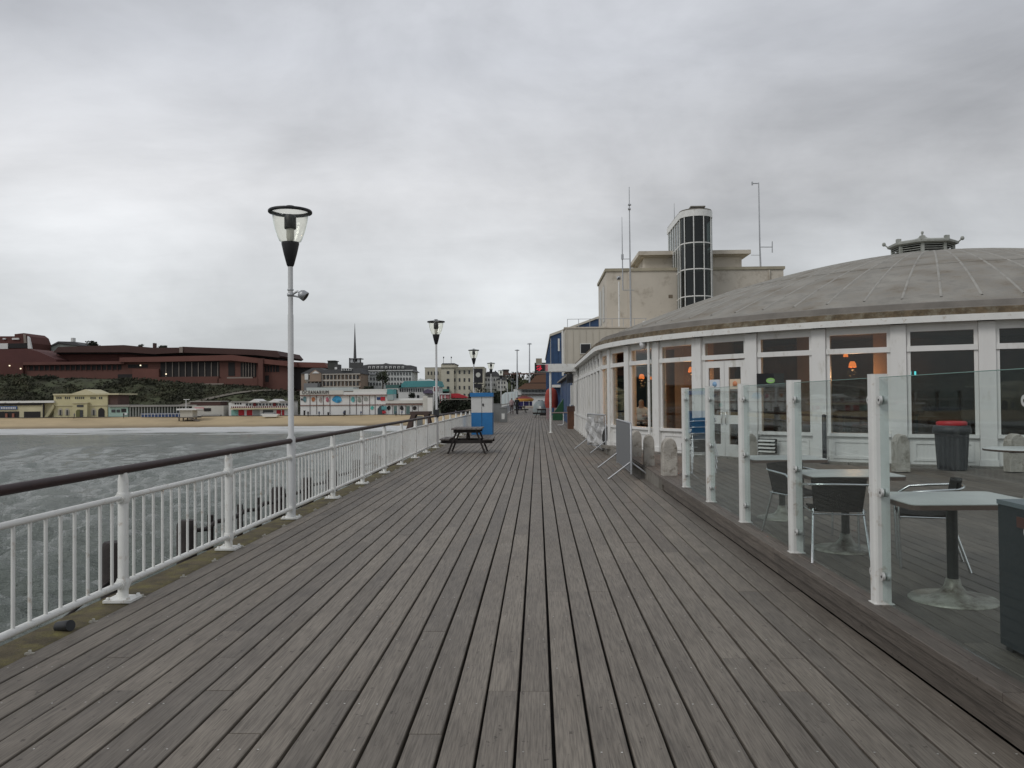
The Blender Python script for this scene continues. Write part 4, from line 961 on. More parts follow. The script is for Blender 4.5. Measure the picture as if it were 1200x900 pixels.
def _pm(nm, ps, face, cols):
    src = dict(ps)
    class J_(dict):
        def __getitem__(s_, k): return face if k == 'face' else dict.__getitem__(s_, k)
    return person_mesh(nm, J_(src), cols)
C_ = lambda n, c: mat(n, c, .8, .15, 6)
pA = atz(598.5, 487, 0); pers('walker_pale', standing(.18, 1), [C_('coat_pale', (.35, .24, .24)), C_('trousers_brown', (.08, .05, .05)), skin, hair], 'person in a pale pinkish coat walking away beside a companion in black', (-2.75, 88, 0), .1)
pers('walker_black', standing(.25, 1), [C_('coat_black', (.008, .008, .009)), C_('trousers_black', (.01, .01, .012)), skin, hair], 'person dressed all in black walking beside a companion in a pale coat', (-2.15, 86.5, 0), -.2, s=1.04)
seat = dict(pelvis=(0, 0, .50, .15), waist=(0, 0, .65, .14), chest=(0, -.02, .88, .15), neck=(0, -.04, 1.04, .055), head=(0, -.07, 1.16, .09), crown=(0, -.06, 1.26, .07),
    shL=(-.18, -.02, .96, .06), elL=(-.22, -.16, .76, .05), wrL=(-.12, -.36, .78, .035), haL=(-.08, -.42, .79, .036), shR=(.18, -.02, .96, .06), elR=(.22, -.16, .76, .05), wrR=(.12, -.36, .78, .035), haR=(.08, -.42, .79, .036),
    hiL=(-.10, -.05, .50, .10), knL=(-.12, -.45, .50, .07), anL=(-.12, -.42, .10, .045), toL=(-.12, -.56, .05, .04), hiR=(.10, -.05, .50, .10), knR=(.12, -.45, .50, .07), anR=(.12, -.42, .10, .045), toR=(.12, -.56, .05, .04), face=-1)
ps_ = at(752, 480, 24.2)
pers('diner', seat, [C_('shirt_white', (.6, .6, .6)), C_('trousers_dark', (.03, .03, .04)), skin, C_('grey_hair', (.35, .34, .32))], 'seated person in a white shirt behind the cafe window left of the drainpipe', (ps_.x, ps_.y, FL+.1), -.3)
dt = thing('dining_table', 'dark dining table in front of the seated person inside the window', 'table', (ps_.x-.1, ps_.y-.65, FL+.03))
MB().prism([(-.35, -.3), (.35, -.3), (.35, .3), (-.35, .3)], .70, .73).build('tabletop', tedge, dt); MB().tube([(0, 0, 0), (0, 0, .7)], .04, 10).build('pedestal', black, dt)
dc = thing('dining_chair', 'dark dining chair under the seated person inside the window', 'chair', (ps_.x, ps_.y, FL+.03), -.3)
MB().box(-.2, .2, -.2, .2, .40, .44).build('seat', dwood, dc); MB().box(-.2, .2, .19, .22, .44, .95).build('backrest', dwood, dc)
for sx in (-.18, .18):
    for sy in (-.18, .2): MB().box(sx-.02, sx+.02, sy-.02, sy+.02, 0, .40).build('leg', dwood, dc)
for dg, rr_, nm in ((-123, 8.9, 'behind the window left of the red-lidded bin'), (-114.5, 8.9, 'behind the window with the red-lidded bin in front'), (-132, 8.9, 'behind the window with the glowing green oval'), (-149.5, 8.9, 'behind the window between the drainpipe and the white doors')):
    q = pol(rr_, dg, FL+.03); dup(dt, tuple(q), R_(dg), 'dark dining table '+nm)
    for s_ in (-1, 1):
        t_ = Vector((-math.sin(R_(dg)), math.cos(R_(dg)), 0)); dup(dc, tuple(q+t_*s_*.62), R_(dg)+(0 if s_ > 0 else math.pi), ('left-hand' if s_ < 0 else 'right-hand')+' dark dining chair '+nm)
# beach walkers, far off
bp_ = [(145, 487, 'tiny distant person standing on the sand left of the black arch'), (361, 484, 'distant dark figure at the left end of the white aquarium wall'), (374, 485, 'distant bluish figure in front of the white aquarium wall'), (403, 485, 'distant dark figure in the middle of the white aquarium wall'),
       (423, 485, 'distant dark figure right of middle at the white aquarium wall'), (464, 487, 'distant figure on the sand right of the aquarium doorway'), (471, 488, 'distant figure on the sand by the aquarium round windows'), (87, 489, 'tiny figure on the sand before the yellow building'), (534, 481, 'tiny figure on the beach near the dark hedge')]
pm_ = None
for i, (x, y, nm) in enumerate(bp_):
    if pm_ is None or i == 2:
        pm_ = _pm('stroller', {k: v for k, v in standing(.15, 1).items() if k != 'face'}, 1, [C_('jacket_%d' % i, (.02, .02, .03) if i == 0 else (.06, .08, .14)), MATS['trousers_black'], skin, hair])
    p = at(x, y, 244); o = link('person', pm_); o.location = (p.x, 244, ground(p.x, 244)+.02); o.rotation_euler.z = random.uniform(0, 6)
    tag(o, nm, 'person', 'people far off on the beach')

# ================================================================== CANOPY WITH LED SIGN
cs = thing('canopy_beam', 'white canopy beam reaching out from the pavilion on one thin post', 'canopy', (.6, 40, 0))
MB().box(-.02, 1.85, 39.6, 40.6, 2.93, 3.30).build('beam', white, cs, world=True)
MB().tube([(.62, 39.75, 0), (.62, 39.75, 2.93)], .055, 12).build('post', white, cs, world=True); MB().lathe([(.10, 0), (.10, .02), (.05, .03)], 14, (.62, 39.75, 0)).build('base_plate', white, cs, world=True)
ld = thing('led_sign', 'black box sign with red lit dots on the end of the white canopy beam', 'sign', (-.1, 39.7, 3.1))
MB().box(-.10, .36, 39.52, 39.595, 2.96, 3.27).build('sign_case', black, ld, world=True)
redl = mat('red_led', (.4, .02, .04), .5, emit=(1, .03, .08), es=.6)
g = random.Random(11); pat = ["0111100", "1100100", "0001100", "0111110", "1101100", "0011000"]
for r, row in enumerate(pat):
    for c, ch in enumerate(row):
        if ch == '1': x = -.04+c*.045; z = 3.22-r*.042; MB().box(x, x+.034, 39.512, 39.52, z-.032, z).build('led', redl, ld, world=True)
MB().box(.37, .50, 39.585, 39.598, 2.96, 3.27).build('pink_panel', mat('pink_panel', (.7, .25, .28), .5), ld, world=True)

# ================================================================== THEATRE (beige) AND NEIGHBOURS
th = thing('theatre_building', 'big beige rendered theatre block with stepped roof behind the pavilion', 'building', (9, 55, 0))
def tb_(name, m, x0, x1, y0, y1, z0, z1, par=th): return MB().box(x0, x1, y0, y1, z0, z1).build(name, m, par, world=True)
tb_('wall', beige, 4.2, 14.75, 49.8, 56.3, -5, 9.25)
tb_('parapet', mat('coping_stone', (.40, .36, .27), .9, .2, 1), 4.12, 14.83, 49.72, 56.4, 9.25, 9.42)
tb_('back_block', beige, 6, 15, 56.4, 90, -5, 9.0)
tb_('penthouse', beige, 6.7, 12.7, 51.5, 55.5, 9.42, 10.35)
MB().prism([(6.5, 51.3), (12.9, 51.3), (12.9, 55.7), (6.5, 55.7)], 10.35, 10.42).prism([(6.3, 51.0), (13.15, 51.0), (13.15, 56), (6.3, 56)], 10.42, 10.66).build('penthouse_roof', beige, th, world=True)
for i in range(2): MB().box(4.19, 4.2-.03, 51.2+i*2.4, 52.6+i*2.4, 6.4, 8.6).build('side_window', mat('pale_panel', (.5, .49, .45), .5) if i == 0 else MATS['pale_panel'], th, world=True)
stn = mat('damp_stain', (.22, .18, .13), .9, .3, 6)
for x, z, wv, h in ((9.6, 6.2, .45, .35), (7.9, 7.6, .25, .2), (9.5, 7.7, .2, .3)):
    MB().box(x, x+wv, 49.785, 49.80, z, z+h).build('render_patch', stn, th, world=True)
MB().tube([(5.55, 49.74, 5.6), (5.55, 49.74, 9.2)], .05, 8).build('downpipe', beige, th, world=True)
MB().tube([(13.9, 49.74, 5.6), (13.9, 49.74, 9.2)], .05, 8).build('downpipe', beige, th, world=True)
# glazed stair tower
tw = thing('glazed_tower', 'tall rounded stair tower glazed in dark panes with white bands, rising above the theatre', 'tower', (9.3, 48, 0))
tx0, tx1, ty0, ty1 = 8.42, 10.22, 47.6, 53.0; rr = (tx1-tx0)/2; cx_ = (tx0+tx1)/2
def dplan(off=0.0, n=12):
    P_ = [(tx1+off, ty1+off), (tx0-off, ty1+off), (tx0-off, ty0+rr)]
    P_ += [(cx_-(rr+off)*math.cos(R_(180*i/n)), ty0+rr-(rr+off)*math.sin(R_(180*i/n))) for i in range(1, n)]
    P_ += [(tx1+off, ty0+rr)]; return P_
tb_('core', dark, tx0+.25, tx1-.25, ty0+rr, ty1-.1, 4, 12.0, tw)
for z0, z1, m, nm, off in ((4, 12.05, towerglass, 'glazing', 0), (12.05, 12.42, white, 'top_band', .06), (12.42, 12.50, concrete, 'roof', .02)):
    MB().prism(dplan(off), z0, z1).build(nm, m, tw, world=True)
for z in (5.85, 7.42, 8.98, 10.5):
    MB().prism(dplan(.02), z, z+.06).build('glazing_bar', white, tw, world=True)
for i in range(0, 6):
    a = 180*i/5; x = cx_-(rr+.03)*math.cos(R_(a)); y = ty0+rr-(rr+.03)*math.sin(R_(a)); MB().box(x-.025, x+.025, y-.025, y+.025, 4, 12.05).build('mullion', white, tw, world=True)
for i in range(1, 6): y = ty0+rr+(ty1-ty0-rr)*i/5.5; MB().box(tx0-.04, tx0+.03, y-.035, y+.035, 4, 12.05).build('mullion', white, tw, world=True)
tb_('roof_vent', dark, 9.15, 9.75, 48.6, 49.2, 12.5, 12.75, tw); MB().prism([(9.05, 48.5), (9.9, 48.5), (9.9, 49.3), (9.05, 49.3)], 12.75, 12.83).build('vent_cap', concrete, tw, world=True)
# annex
an = thing('annex_building', 'lower beige clad annex with small dark window between pavilion and theatre', 'building', (3, 46, 0))
tb_('wall', beige2, 1.55, 8.5, 46, 49.6, 3.1, 5.52, an); tb_('parapet', beige, 1.5, 8.55, 45.95, 49.7, 5.52, 5.6, an)
for i in range(14): x = 1.62+i*.36; tb_('cladding_rib', beige2, x, x+.03, 45.975, 46.0, 3.1, 5.52, an)
tb_('window_frame', white, 2.38, 2.98, 45.95, 45.99, 4.10, 4.68, an); tb_('window_pane', black, 2.42, 2.94, 45.935, 45.949, 4.14, 4.64, an)
tb_('corner_pipe', white, 1.36, 1.46, 45.9, 46.0, 2.9, 5.4, an)
for q in range(8): x = 1.7+q*.62; MB().tube([(x, 46.1, 5.6), (x, 46.1, 6.05)], .015, 6).build('rail_post', galv, an, world=True)
MB().tube([(1.7, 46.1, 6.05), (6.1, 46.1, 6.05)], .015, 6).build('guard_rail', galv, an, world=True)
p = at(706, 411-1, 45.9); 
lb = tag(MB().lathe([(0, -.06), (.07, -.04), (.08, .03), (.05, .07), (0, .08)], 12, tuple(at(727, 390.0, 45.0))).build('bulkhead_lamp', mat('lit_lamp', (.9, .7, .4), .5, emit=(1, .62, .25), es=3.0)), 'small lit yellow lamp just above the pavilion gutter', 'lamp')
# end of pavilion: blue low building, white sign panel, brown box
bl = thing('blue_kiosk_row', 'low blue-painted building continuing past the end of the white pavilion', 'building', (3, 50, 0))
tb_('wall', bluew, 1.95, 6, 46.0, 70, 0, 2.9, bl)
for i in range(8): y = 47+i*2.8; MB().box(1.92, 1.95, y, y+.06, 0, 2.9).build('wall_batten', bluew, bl, world=True)
MB().xz([(1.65, 2.9), (1.65, 3.02), (6.2, 3.4), (6.2, 2.9)], 45.95, 70.2).build('roof', kerbroof, bl, world=True)
for z in (1.1, .35): MB().box(1.84, 1.92, 47.6, 47.9, z, z+.22).build('wall_socket', white, bl, world=True)
t = tag(MB().box(1.80, 2.03, 44.6, 45.6, 1.28, 2.35).build('notice_board', mat('board_white', (.6, .6, .58), .5)), 'white notice box fixed to the end wall of the pavilion', 'sign')
t = thing('brown_bin', 'brown timber box standing against the end wall below the white notice box', 'box', (1.75, 44.9, 0)); MB().box(-.14, .22, -.4, .4, .0, .95).build('box_body', mat('brown_timber', (.12, .055, .03), .7, .3, 5), t); MB().box(-.16, .24, -.42, .42, .95, 1.22).build('box_lid', mat('brown_lid', (.08, .04, .03), .6, .2, 5), t)
t = thing('loudspeaker', 'black loudspeaker hung under the eave at the end of the pavilion', 'speaker', (1.75, 44.9, 2.7)); MB().box(-.16, .16, -.15, .15, -.22, .25).build('speaker_body', blackp, t); MB().lathe([(.12, -.152), (.02, -.16)], 14, M=Matrix.Rotation(R_(-90), 4, 'X') @ Matrix.Identity(4)).build('speaker_cone', black, t); MB().tube([(0, 0, .25), (0, 0, .38)], .02, 6).build('bracket', black, t)
# big blue hall beyond
bh = thing('blue_hall', 'tall dark blue clad hall with sloping roof edge seen past the beige annex', 'building', (4, 90, 0))
MB().xz([(1.35, 0), (14, 0), (14, 9.5), (6.2, 9.35), (1.35, 7.7)], 80, 130).build('wall', bluew, bh, world=True)
MB().xz([(1.22, 7.62), (6.2, 9.42), (14.1, 9.55), (14.1, 9.75), (6.2, 9.62), (1.22, 7.85)], 79.8, 130.2).build('roof', beige2, bh, world=True)
for i in range(9): x = 1.45+i*.5; MB().box(x, x+.06, 79.95, 80.0, 0, 7.6).build('cladding_rib', bluew, bh, world=True)
for i in range(12): y = 81.5+i*4; MB().box(1.30, 1.35, y, y+.3, 0, 7.6).build('wall_post', beige2 if i == 0 else bluew, bh, world=True)
MB().tube([(2.1, 79.7, 6.2), (2.1, 79.7, 7.4)], .10, 8).build('flue', white, bh, world=True)
MB().box(1.4, 3.6, 79.3, 79.98, 2.7, 2.95).build('door_canopy', white, bh, world=True)
# red and green play things, barrier, bench
t = thing('red_slide', 'red and orange covered ride standing behind the thin canopy post', 'ride', (1.1, 66, 0))
mb = MB().lathe([(.46, .9), (.55, 1.3), (.50, 1.9), (.40, 2.3), (.12, 2.5), (0, 2.52)], 18); mb.build('red_cover', mat('red_cover', (.30, .045, .03), .8, .25, 3), t)
MB().box(-.42, -.2, -.5, .5, 0, .9).box(.2, .42, -.5, .5, 0, .9).build('ride_legs', MATS['coat_pale'], t)
t = thing('green_slide', 'green sloping slide in front of the red ride', 'slide', (1.75, 63, 0))
MB().xz([(-.62, 0), (.45, 0), (.45, 1.55), (.2, 1.6), (-.62, .45)], -.5, .5).build('slide_body', mat('green_plastic', (.02, .09, .04), .7, .15, 2), t)
t = thing('low_barrier', 'low tubular barrier with pale rail right of the canopy post', 'barrier', (1.2, 50, 0))
MB().tube([(-.45, 0, .78), (1.0, 0, .78)], .04, 8).build('rail', mat('faded_rail', (.30, .22, .20), .5), t)
MB().tube([(.35, 0, .76), (.35, 0, .12), (.28, 0, .04), (.0, 0, .03)], .03, 8).build('leg', white, t); MB().tube([(-.4, 0, .76), (-.4, 0, 0)], .03, 8).build('leg', galv, t)
t = thing('pod', 'small grey rounded pod with pale window far along the pier', 'pod', (.3, 84, 0))
MB().lathe([(.75, 0), (.8, .5), (.72, 1.0), (.45, 1.35), (0, 1.45)], 18).build('pod_shell', mat('pod_grey', (.22, .25, .25), .5), t); MB().box(-.2, .05, -.80, -.7, .5, .9).build('pod_window', white, t)

# antennas
def antenna(label, pts, r, extra=()):
    t = thing('antenna', label, 'antenna', tuple(pts[0]), 0, 'antennas on the theatre roofs')
    MB().tube(pts, r, 8).build('mast', galv, t, world=True)
    for nm, e_, rr_ in extra: MB().tube(e_, rr_, 6).build(nm, galv, t, world=True)
    return t
A = lambda x, y, Y: at(x, y, Y)
antenna('tallest thin aerial mast in front of the theatre wall', [A(739.4, 386, 48), A(738.2, 300, 48), A(737.3, 219, 48)], [.05, .04, .02], (('clamp', [A(736, 240, 47.9), A(739.5, 240, 47.9)], .06), ('clamp', [A(736, 245, 47.9), A(739, 245, 47.9)], .07), ('bracket', [A(730, 340, 48), A(743, 340, 48)], .025), ('bracket', [A(729, 303.5, 48), A(738, 303.5, 48)], .02)))
antenna('shorter thin aerial left of the tallest mast', [A(730, 340, 48.1), A(729.3, 300, 48.1), A(728.8, 254, 48.1)], [.035, .03, .012], (('clamp', [A(729.3, 304, 48.1), A(729.3, 298, 48.1)], .07),))
antenna('thin whip aerial left of the glazed tower', [A(790.5, 262, 54), A(790, 238, 54)], [.03, .012])
antenna('aerial mast on the right roof with a side dipole', [A(892, 327, 50.5), A(890.5, 290, 50.5), A(889, 214, 50.5)], [.06, .045, .035], (('cross_arm', [A(881.5, 215, 50.5), A(889, 215, 50.5)], .03), ('clamp', [A(881.5, 217, 50.5), A(881.5, 213, 50.5)], .05), ('cross_arm', [A(890.5, 289.5, 50.5), A(905, 289.5, 50.5)], .025), ('dipole', [A(905, 283, 50.5), A(905, 296, 50.5)], .03), ('cross_arm', [A(880, 299, 50.5), A(890, 299, 50.5)], .015)))
t = thing('weather_mast', 'short white mast with round instrument head in front of the theatre wall', 'mast', tuple(A(725.5, 384, 47)))
MB().tube([A(725.5, 384, 47), A(725.2, 330, 47)], .045, 8).build('mast', white, t, world=True); MB().lathe([(0, -.12), (.10, -.10), (.12, .0), (.10, .10), (0, .12)], 14, tuple(A(725.2, 326, 47))).build('instrument_head', galv, t, world=True); MB().tube([A(725.2, 327, 46.87), A(725.2, 325, 46.87)], .05, 8).build('lens', black, t, world=True)
t = tag(MB().box(-.45, .45, -.2, .2, 0, .22).build('roof_light', white), 'small white box on the roof edge above the pavilion gutter', 'box'); t.location = A(763, 381, 46)

# ================================================================== FAR SHORE
def col3(n, c, v=.12, s=.15, r=.85, **k): return MATS.get(n) or mat(n, c, r, v, s, **k)
glassf = col3('far_window_glass', (.035, .038, .042), .3, .3, .3)
def pt(x, y, Y): return at(x, y, Y)
def FB(name, m, par, x0, x1, yt, yb, Y, dep=8, bot=None, label=None):     # box whose front stands at distance Y
    a, b = pt(x0, (yt+yb)/2, Y), pt(x1, (yt+yb)/2, Y); zt = pt((x0+x1)/2, yt, Y).z; zb = pt((x0+x1)/2, yb, Y).z if bot is None else bot
    mb = MB().box(a.x, b.x, Y, Y+dep, zb, zt)
    o = mb.build(name, m, par, world=par is not None)
    if label: o['label'] = label
    return o
def FP(name, m, par, poly, Y, dep=8):                                      # silhouette with its own distance and depth
    pts = [(pt(x, y, Y).x, pt(x, y, Y).z) for x, y in poly]
    ar = sum(pts[i][0]*pts[(i+1) % len(pts)][1]-pts[(i+1) % len(pts)][0]*pts[i][1] for i in range(len(pts)))
    if ar < 0: pts.reverse()
    return MB().xz(pts, Y, Y+dep).build(name, m, par, world=par is not None)
def WIN(par, m, x0, x1, n, yt, yb, rows, Y, fx=.5, fy=.55, name='window', proud=.12):
    for r in range(rows):
        for i in range(n):
            w_ = (x1-x0)/n; h_ = (yb-yt)/rows; xc = x0+w_*(i+.5); yc = yt+h_*(r+.5)
            FB(name, m, par, xc-w_*fx/2, xc+w_*fx/2, yc-h_*fy/2, yc+h_*fy/2, Y-proud, proud+.3)
def TH(name, label, cat, x, yb, Y, group=None):
    p = pt(x, yb, Y); return thing(name, label, cat, (p.x, Y, p.z), 0, group)
brick = col3('brick_red', (.120, .052, .040)); brickd = col3('brick_dark', (.085, .030, .024)); roofbr = col3('roof_tile_brown', (.060, .030, .025)); bandr = col3('roof_band_red', (.140, .056, .043))
creamw = col3('cream_wall', (.50, .46, .31)); yellow = col3('yellow_wall', (.50, .46, .28)); offw = col3('off_white_wall', (.55, .54, .50)); fwhite = col3('far_white', (.66, .66, .64), .05)
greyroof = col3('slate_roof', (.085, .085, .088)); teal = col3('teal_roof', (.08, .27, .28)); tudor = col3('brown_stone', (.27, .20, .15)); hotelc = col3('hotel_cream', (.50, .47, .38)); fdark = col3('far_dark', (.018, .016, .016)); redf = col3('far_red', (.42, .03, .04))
palegreen = col3('pale_green', (.33, .45, .39)); navy = col3('navy_sign', (.03, .06, .15)); mull = col3('mullion_pale', (.25, .21, .18))

# --- brick conference centre on the cliff
Yb = 300
bc = TH('conference_centre', 'long dark red brick building with brown overhanging roofs along the clifftop', 'building', 200, 450, Yb)
FP('wall', brick, bc, [(27, 424), (140, 424), (140, 419), (272, 416), (338, 424), (338, 462), (256, 462), (256, 458), (27, 458)], Yb, 20)
FP('lower_wall', brickd, bc, [(-60, 425), (27, 425), (27, 458), (-60, 458)], Yb-1, 20)
FP('upper_wall', brickd, bc, [(66, 412), (145, 412), (180, 414), (214, 413), (300, 415.5), (326, 418), (326, 426), (66, 426)], Yb+8, 20)
FP('roof', roofbr, bc, [(68, 406.5), (145, 404.3), (180, 407.5), (210, 407.2), (214, 406.2), (303, 409.6), (324, 411), (329, 417.2), (326, 419), (300, 416.2), (214, 413.2), (180, 415), (150, 412.8), (62, 413)], Yb+4, 30)
FP('roof_shadow_strip', fdark, bc, [(66, 413), (150, 412.8), (180, 415), (214, 413.2), (300, 416.2), (325, 418.8), (325, 421), (300, 418.4), (214, 415.6), (180, 417), (150, 415), (66, 415)], Yb+6.5, 10)  # dark strip, shade under the overhanging roof put in as colour
FB('roof_stair', mull, bc, 210, 214, 406.5, 413.2, Yb+3.6, 4)
FP('roof_band', bandr, bc, [(140, 419), (180, 418.8), (272, 415.8), (305, 420.6), (345, 424), (345, 429.8), (305, 425.8), (271, 422.4), (180, 424), (140, 424.4)], Yb-2, 12)
FP('roof_band', col3('roof_band_dull', (.125, .052, .042)), bc, [(27, 424.4), (145, 423.2), (145, 426.5), (27, 427.8)], Yb-1.5, 10)
FB('window_band', fdark, bc, 32, 142, 428.2, 433.6, Yb-.15, .5)
for i in range(18): FB('mullion', brickd, bc, 33+i*6.1, 34.2+i*6.1, 428, 433.8, Yb-.4, .3)
FB('window_band', fdark, bc, 150, 173, 427, 431, Yb-.15, .5); FB('window_recess', fdark, bc, 138, 160, 438.5, 444, Yb-.2, .5)
FP('window_recess', fdark, bc, [(188, 424.6), (257, 423.4), (257, 441), (188, 443)], Yb-.15, .6)
for i in range(9): FB('mullion', mull, bc, 194+i*7.6, 194.7+i*7.6, 424.3, 441.5, Yb-.45, .3)
FB('window_recess', fdark, bc, 267.5, 275, 424.5, 440.5, Yb-.15, .5); FB('window_recess', fdark, bc, 282, 300, 425, 441.5, Yb-.15, .5)
for i in range(5): FB('mullion', mull, bc, 284.6+i*3.2, 285.2+i*3.2, 425, 441.5, Yb-.45, .3)
FB('pier_wall', brick, bc, 302.5, 308, 420, 456, Yb-2.5, 4); FB('window_recess', fdark, bc, 309.5, 327, 428.3, 435.8, Yb-.15, .5)
for i in range(4): FB('mullion', brick, bc, 312.5+i*3.4, 313.1+i*3.4, 428.3, 435.8, Yb-.4, .3)
FB('window_recess', fdark, bc, 308.5, 315, 440, 447.5, Yb-.15, .5)
FB('ledge', mull, bc, 266, 296, 441.8, 443.4, Yb-.9, 1.2); FB('low_wall', brick, bc, 255, 302, 443.4, 452, Yb-1.2, 2); FB('low_wall', brick, bc, 172, 256, 441.5, 451, Yb-1.2, 2)
FB('low_wall', bandr, bc, 155, 186, 432.5, 448, Yb-1.0, 2)
FB('side_wall', fdark, bc, 340, 362, 428, 456, Yb+3, 8); FP('roof', bandr, bc, [(337, 424), (380, 425), (383.5, 431), (337, 430)], Yb+2, 16)
FB('parapet_wall', mull, bc, 186, 262, 449.5, 451, Yb-1.6, .4)
lp = col3('lit_window', (.8, .7, .5), emit=(1, .85, .6), es=1.6)
for x, y in ((194.5, 438.3), (164.5, 428.2), (11, 428.5), (24, 432)): FB('lit_window', lp, bc, x-.6, x+.6, y-.6, y+.6, Yb-1.6, .2)
FP('roof_slope', col3('roof_tile_maroon', (.085, .030, .027)), bc, [(-60, 411), (33, 408.5), (45, 412), (66, 421), (66, 424.5), (27, 426), (-60, 426)], Yb-.5, 22)
up = TH('rotunda_building', 'dark brown rounded building above the far left end of the brick roofs', 'building', 15, 408, 330)
FP('wall', brickd, up, [(-20, 394), (17, 394), (17, 391.5), (28, 390.3), (33, 394), (36, 402), (34, 412), (-20, 412)], 325, 14)
FB('roof_band', fdark, up, -20, 34, 402.5, 408, 324.6, 1); FB('wall_panel', fwhite, up, -20, 9, 402.5, 409, 324.3, 1); FP('corner_strip', mull, up, [(27, 391.5), (29.5, 392), (31, 402), (28, 402)], 324.4, 1)
FB('window', fwhite, up, 3, 6.5, 396.3, 397.7, 324.5, 1); FB('window', fwhite, up, 14, 22, 396, 398, 324.5, 1); FP('corner_strip', fwhite, up, [(32, 394), (34, 396), (36.5, 408.5), (32.5, 408.5)], 324.3, 1)
wh = TH('white_house', 'white house with grey roof and one chimney behind the brick roofs', 'house', 76, 413, 345)
FP('wall', col3('house_green_white', (.42, .46, .42)), wh, [(58.5, 405.5), (68, 401.5), (92, 402), (92, 415), (58.5, 415)], 340, 9); FP('roof', greyroof, wh, [(57.5, 405.5), (68, 400), (87, 400.4), (95, 404.5), (95, 405.5), (68, 402), (58.5, 406.6)], 339, 11); FB('chimney', fwhite, wh, 83, 85.6, 395.8, 401, 341, 2)
hs = TH('low_houses', 'low white and grey roofs between the rounded building and the white house', 'house', 48, 411, 342)
FB('wall', fwhite, hs, 36, 60, 408.6, 414, 340, 8); FB('roof', greyroof, hs, 35, 48, 407, 409, 339.5, 9); FB('roof', greyroof, hs, 49, 59, 408, 410, 339.3, 9)
ch = TH('brick_chimney', 'single thin dark chimney standing above the brown roof', 'chimney', 180, 408, 325)
FB('chimney_stack', roofbr, ch, 179, 181, 402, 412, 325, 2)
# trees (each one a tapering trunk with a leafy crown)
treeleaf = col3('tree_leaves', (.030, .038, .017), .5, .3); treeleaf2 = col3('tree_leaves_dark', (.020, .026, .014), .5, .3); treeol = col3('tree_leaves_olive', (.055, .060, .024), .5, .3); bark = col3('tree_bark', (.05, .04, .03), .3, 2)
gt = random.Random(21)
def tree(x0, x1, yt, yb, Y, label, m=treeleaf, n=420, name='tree', group='trees along the shore', conical=False):
    a, b = pt(x0, yb, Y), pt(x1, yb, Y); top = pt((x0+x1)/2, yt, Y).z; base = min(a.z, b.z); w_ = (b.x-a.x)/2; cx = (a.x+b.x)/2; h = top-base
    t = thing(name, label, 'tree', (cx, Y, base), 0, group)
    tr = MB().tube([(0, 0, -.3), (.05*w_, 0, h*.35), (0, 0, h*.75)], [max(.12, h*.045), h*.03, h*.01], 7)
    for q in range(4): an = q*1.7; tr.tube([(0, 0, h*(.25+.08*q)), (w_*.5*math.cos(an), w_*.4*math.sin(an), h*(.5+.08*q))], [h*.02, h*.006], 5)
    tr.build('trunk', bark, t)
    mb = MB(); s = max(.22, min(w_, h)*.11)
    blobs = [(gt.uniform(-.55, .55)*w_, gt.uniform(-.5, .5)*w_, h*gt.uniform(.32, .80), gt.uniform(.34, .52)) for _ in range(9)]
    for bx, by, bz, br in blobs:
        if conical: bx *= (1-bz/h); by *= (1-bz/h)
        leaf_cloud(mb, (bx, by, bz), w_*br, w_*br, h*br*.5, n//9, s, gt)
    mb.build('crown', m, t)
tree(100, 123, 399.5, 412, 345, 'round dark tree rising behind the brown roof left of centre', treeleaf2); tree(160, 171, 403, 411, 345, 'small dark tree left of the thin chimney above the roof', treeleaf2); tree(183, 199, 404, 412, 345, 'low dark tree right of the thin chimney above the roof', treeleaf2)

# --- promenade row, left to right
Yp = 250; GB = PROM-.3
a1 = TH('beach_cafe', 'low cream beach building with dark glazed band and a blue sign at the far left', 'building', 20, 488, Yp)
FB('wall', creamw, a1, -30, 50, 474, 489, Yp, 9, bot=GB); FB('glazed_band', fdark, a1, -30, 48, 472.3, 475.2, Yp-.4, 1); FB('roof', fwhite, a1, -30, 63, 469.8, 472.3, Yp-.8, 11)
FB('sign_board', col3('blue_sign', (.08, .14, .30)), a1, -30, 19.5, 476.3, 480, Yp-.35, .4)
for i in range(9): FB('sign_letter', fwhite, a1, 1+i*2, 2.2+i*2, 477.2, 479.1, Yp-.45, .2)
for x0, x1 in ((-20, 22), (28, 47)): FB('shop_opening', fdark, a1, x0, x1, 482.3, 489, Yp-.15, .5, bot=PROM)
for x in (6, 14): FB('shop_display', col3('shop_stuff', (.25, .10, .07)), a1, x, x+2.5, 484.5, 488, Yp-.4, .3, bot=PROM+.1)
FB('pillar', fdark, a1, 50, 51.2, 471, 489, Yp-.5, .5, bot=GB); FP('stair', col3('stair_stone', (.36, .33, .20)), a1, [(52, 488.7), (61.5, 474.5), (63, 474.5), (63, 478), (56, 488.7)], Yp-.9, 2)
FB('back_wall', creamw, a1, 50, 64, 472.3, 489, Yp+1, 7, bot=GB)
for x in (5, 21, 37.5): FB('roof_lamp', fwhite, a1, x-.8, x+.8, 470.6, 472, Yp-1, .3)
a2 = TH('yellow_pavilion', 'yellow two-storey beach building with central gable and round-headed openings', 'building', 95, 488, Yp)
FB('wall', yellow, a2, 63, 126, 462.5, 488.5, Yp, 10, bot=GB)
FB('cornice', creamw, a2, 62, 139, 461.2, 462.9, Yp-.6, 12); FP('gable', creamw, a2, [(84, 461.2), (100, 456.2), (112, 461.2)], Yp-.4, 9)
FB('string_course', creamw, a2, 63, 126, 474.6, 475.6, Yp-.25, .4)
FB('central_bay', yellow, a2, 85, 102, 472.5, 488.5, Yp-1.2, 1.3, bot=GB); FB('bay_top', creamw, a2, 84.5, 102.5, 471.6, 472.7, Yp-1.5, 1.6)
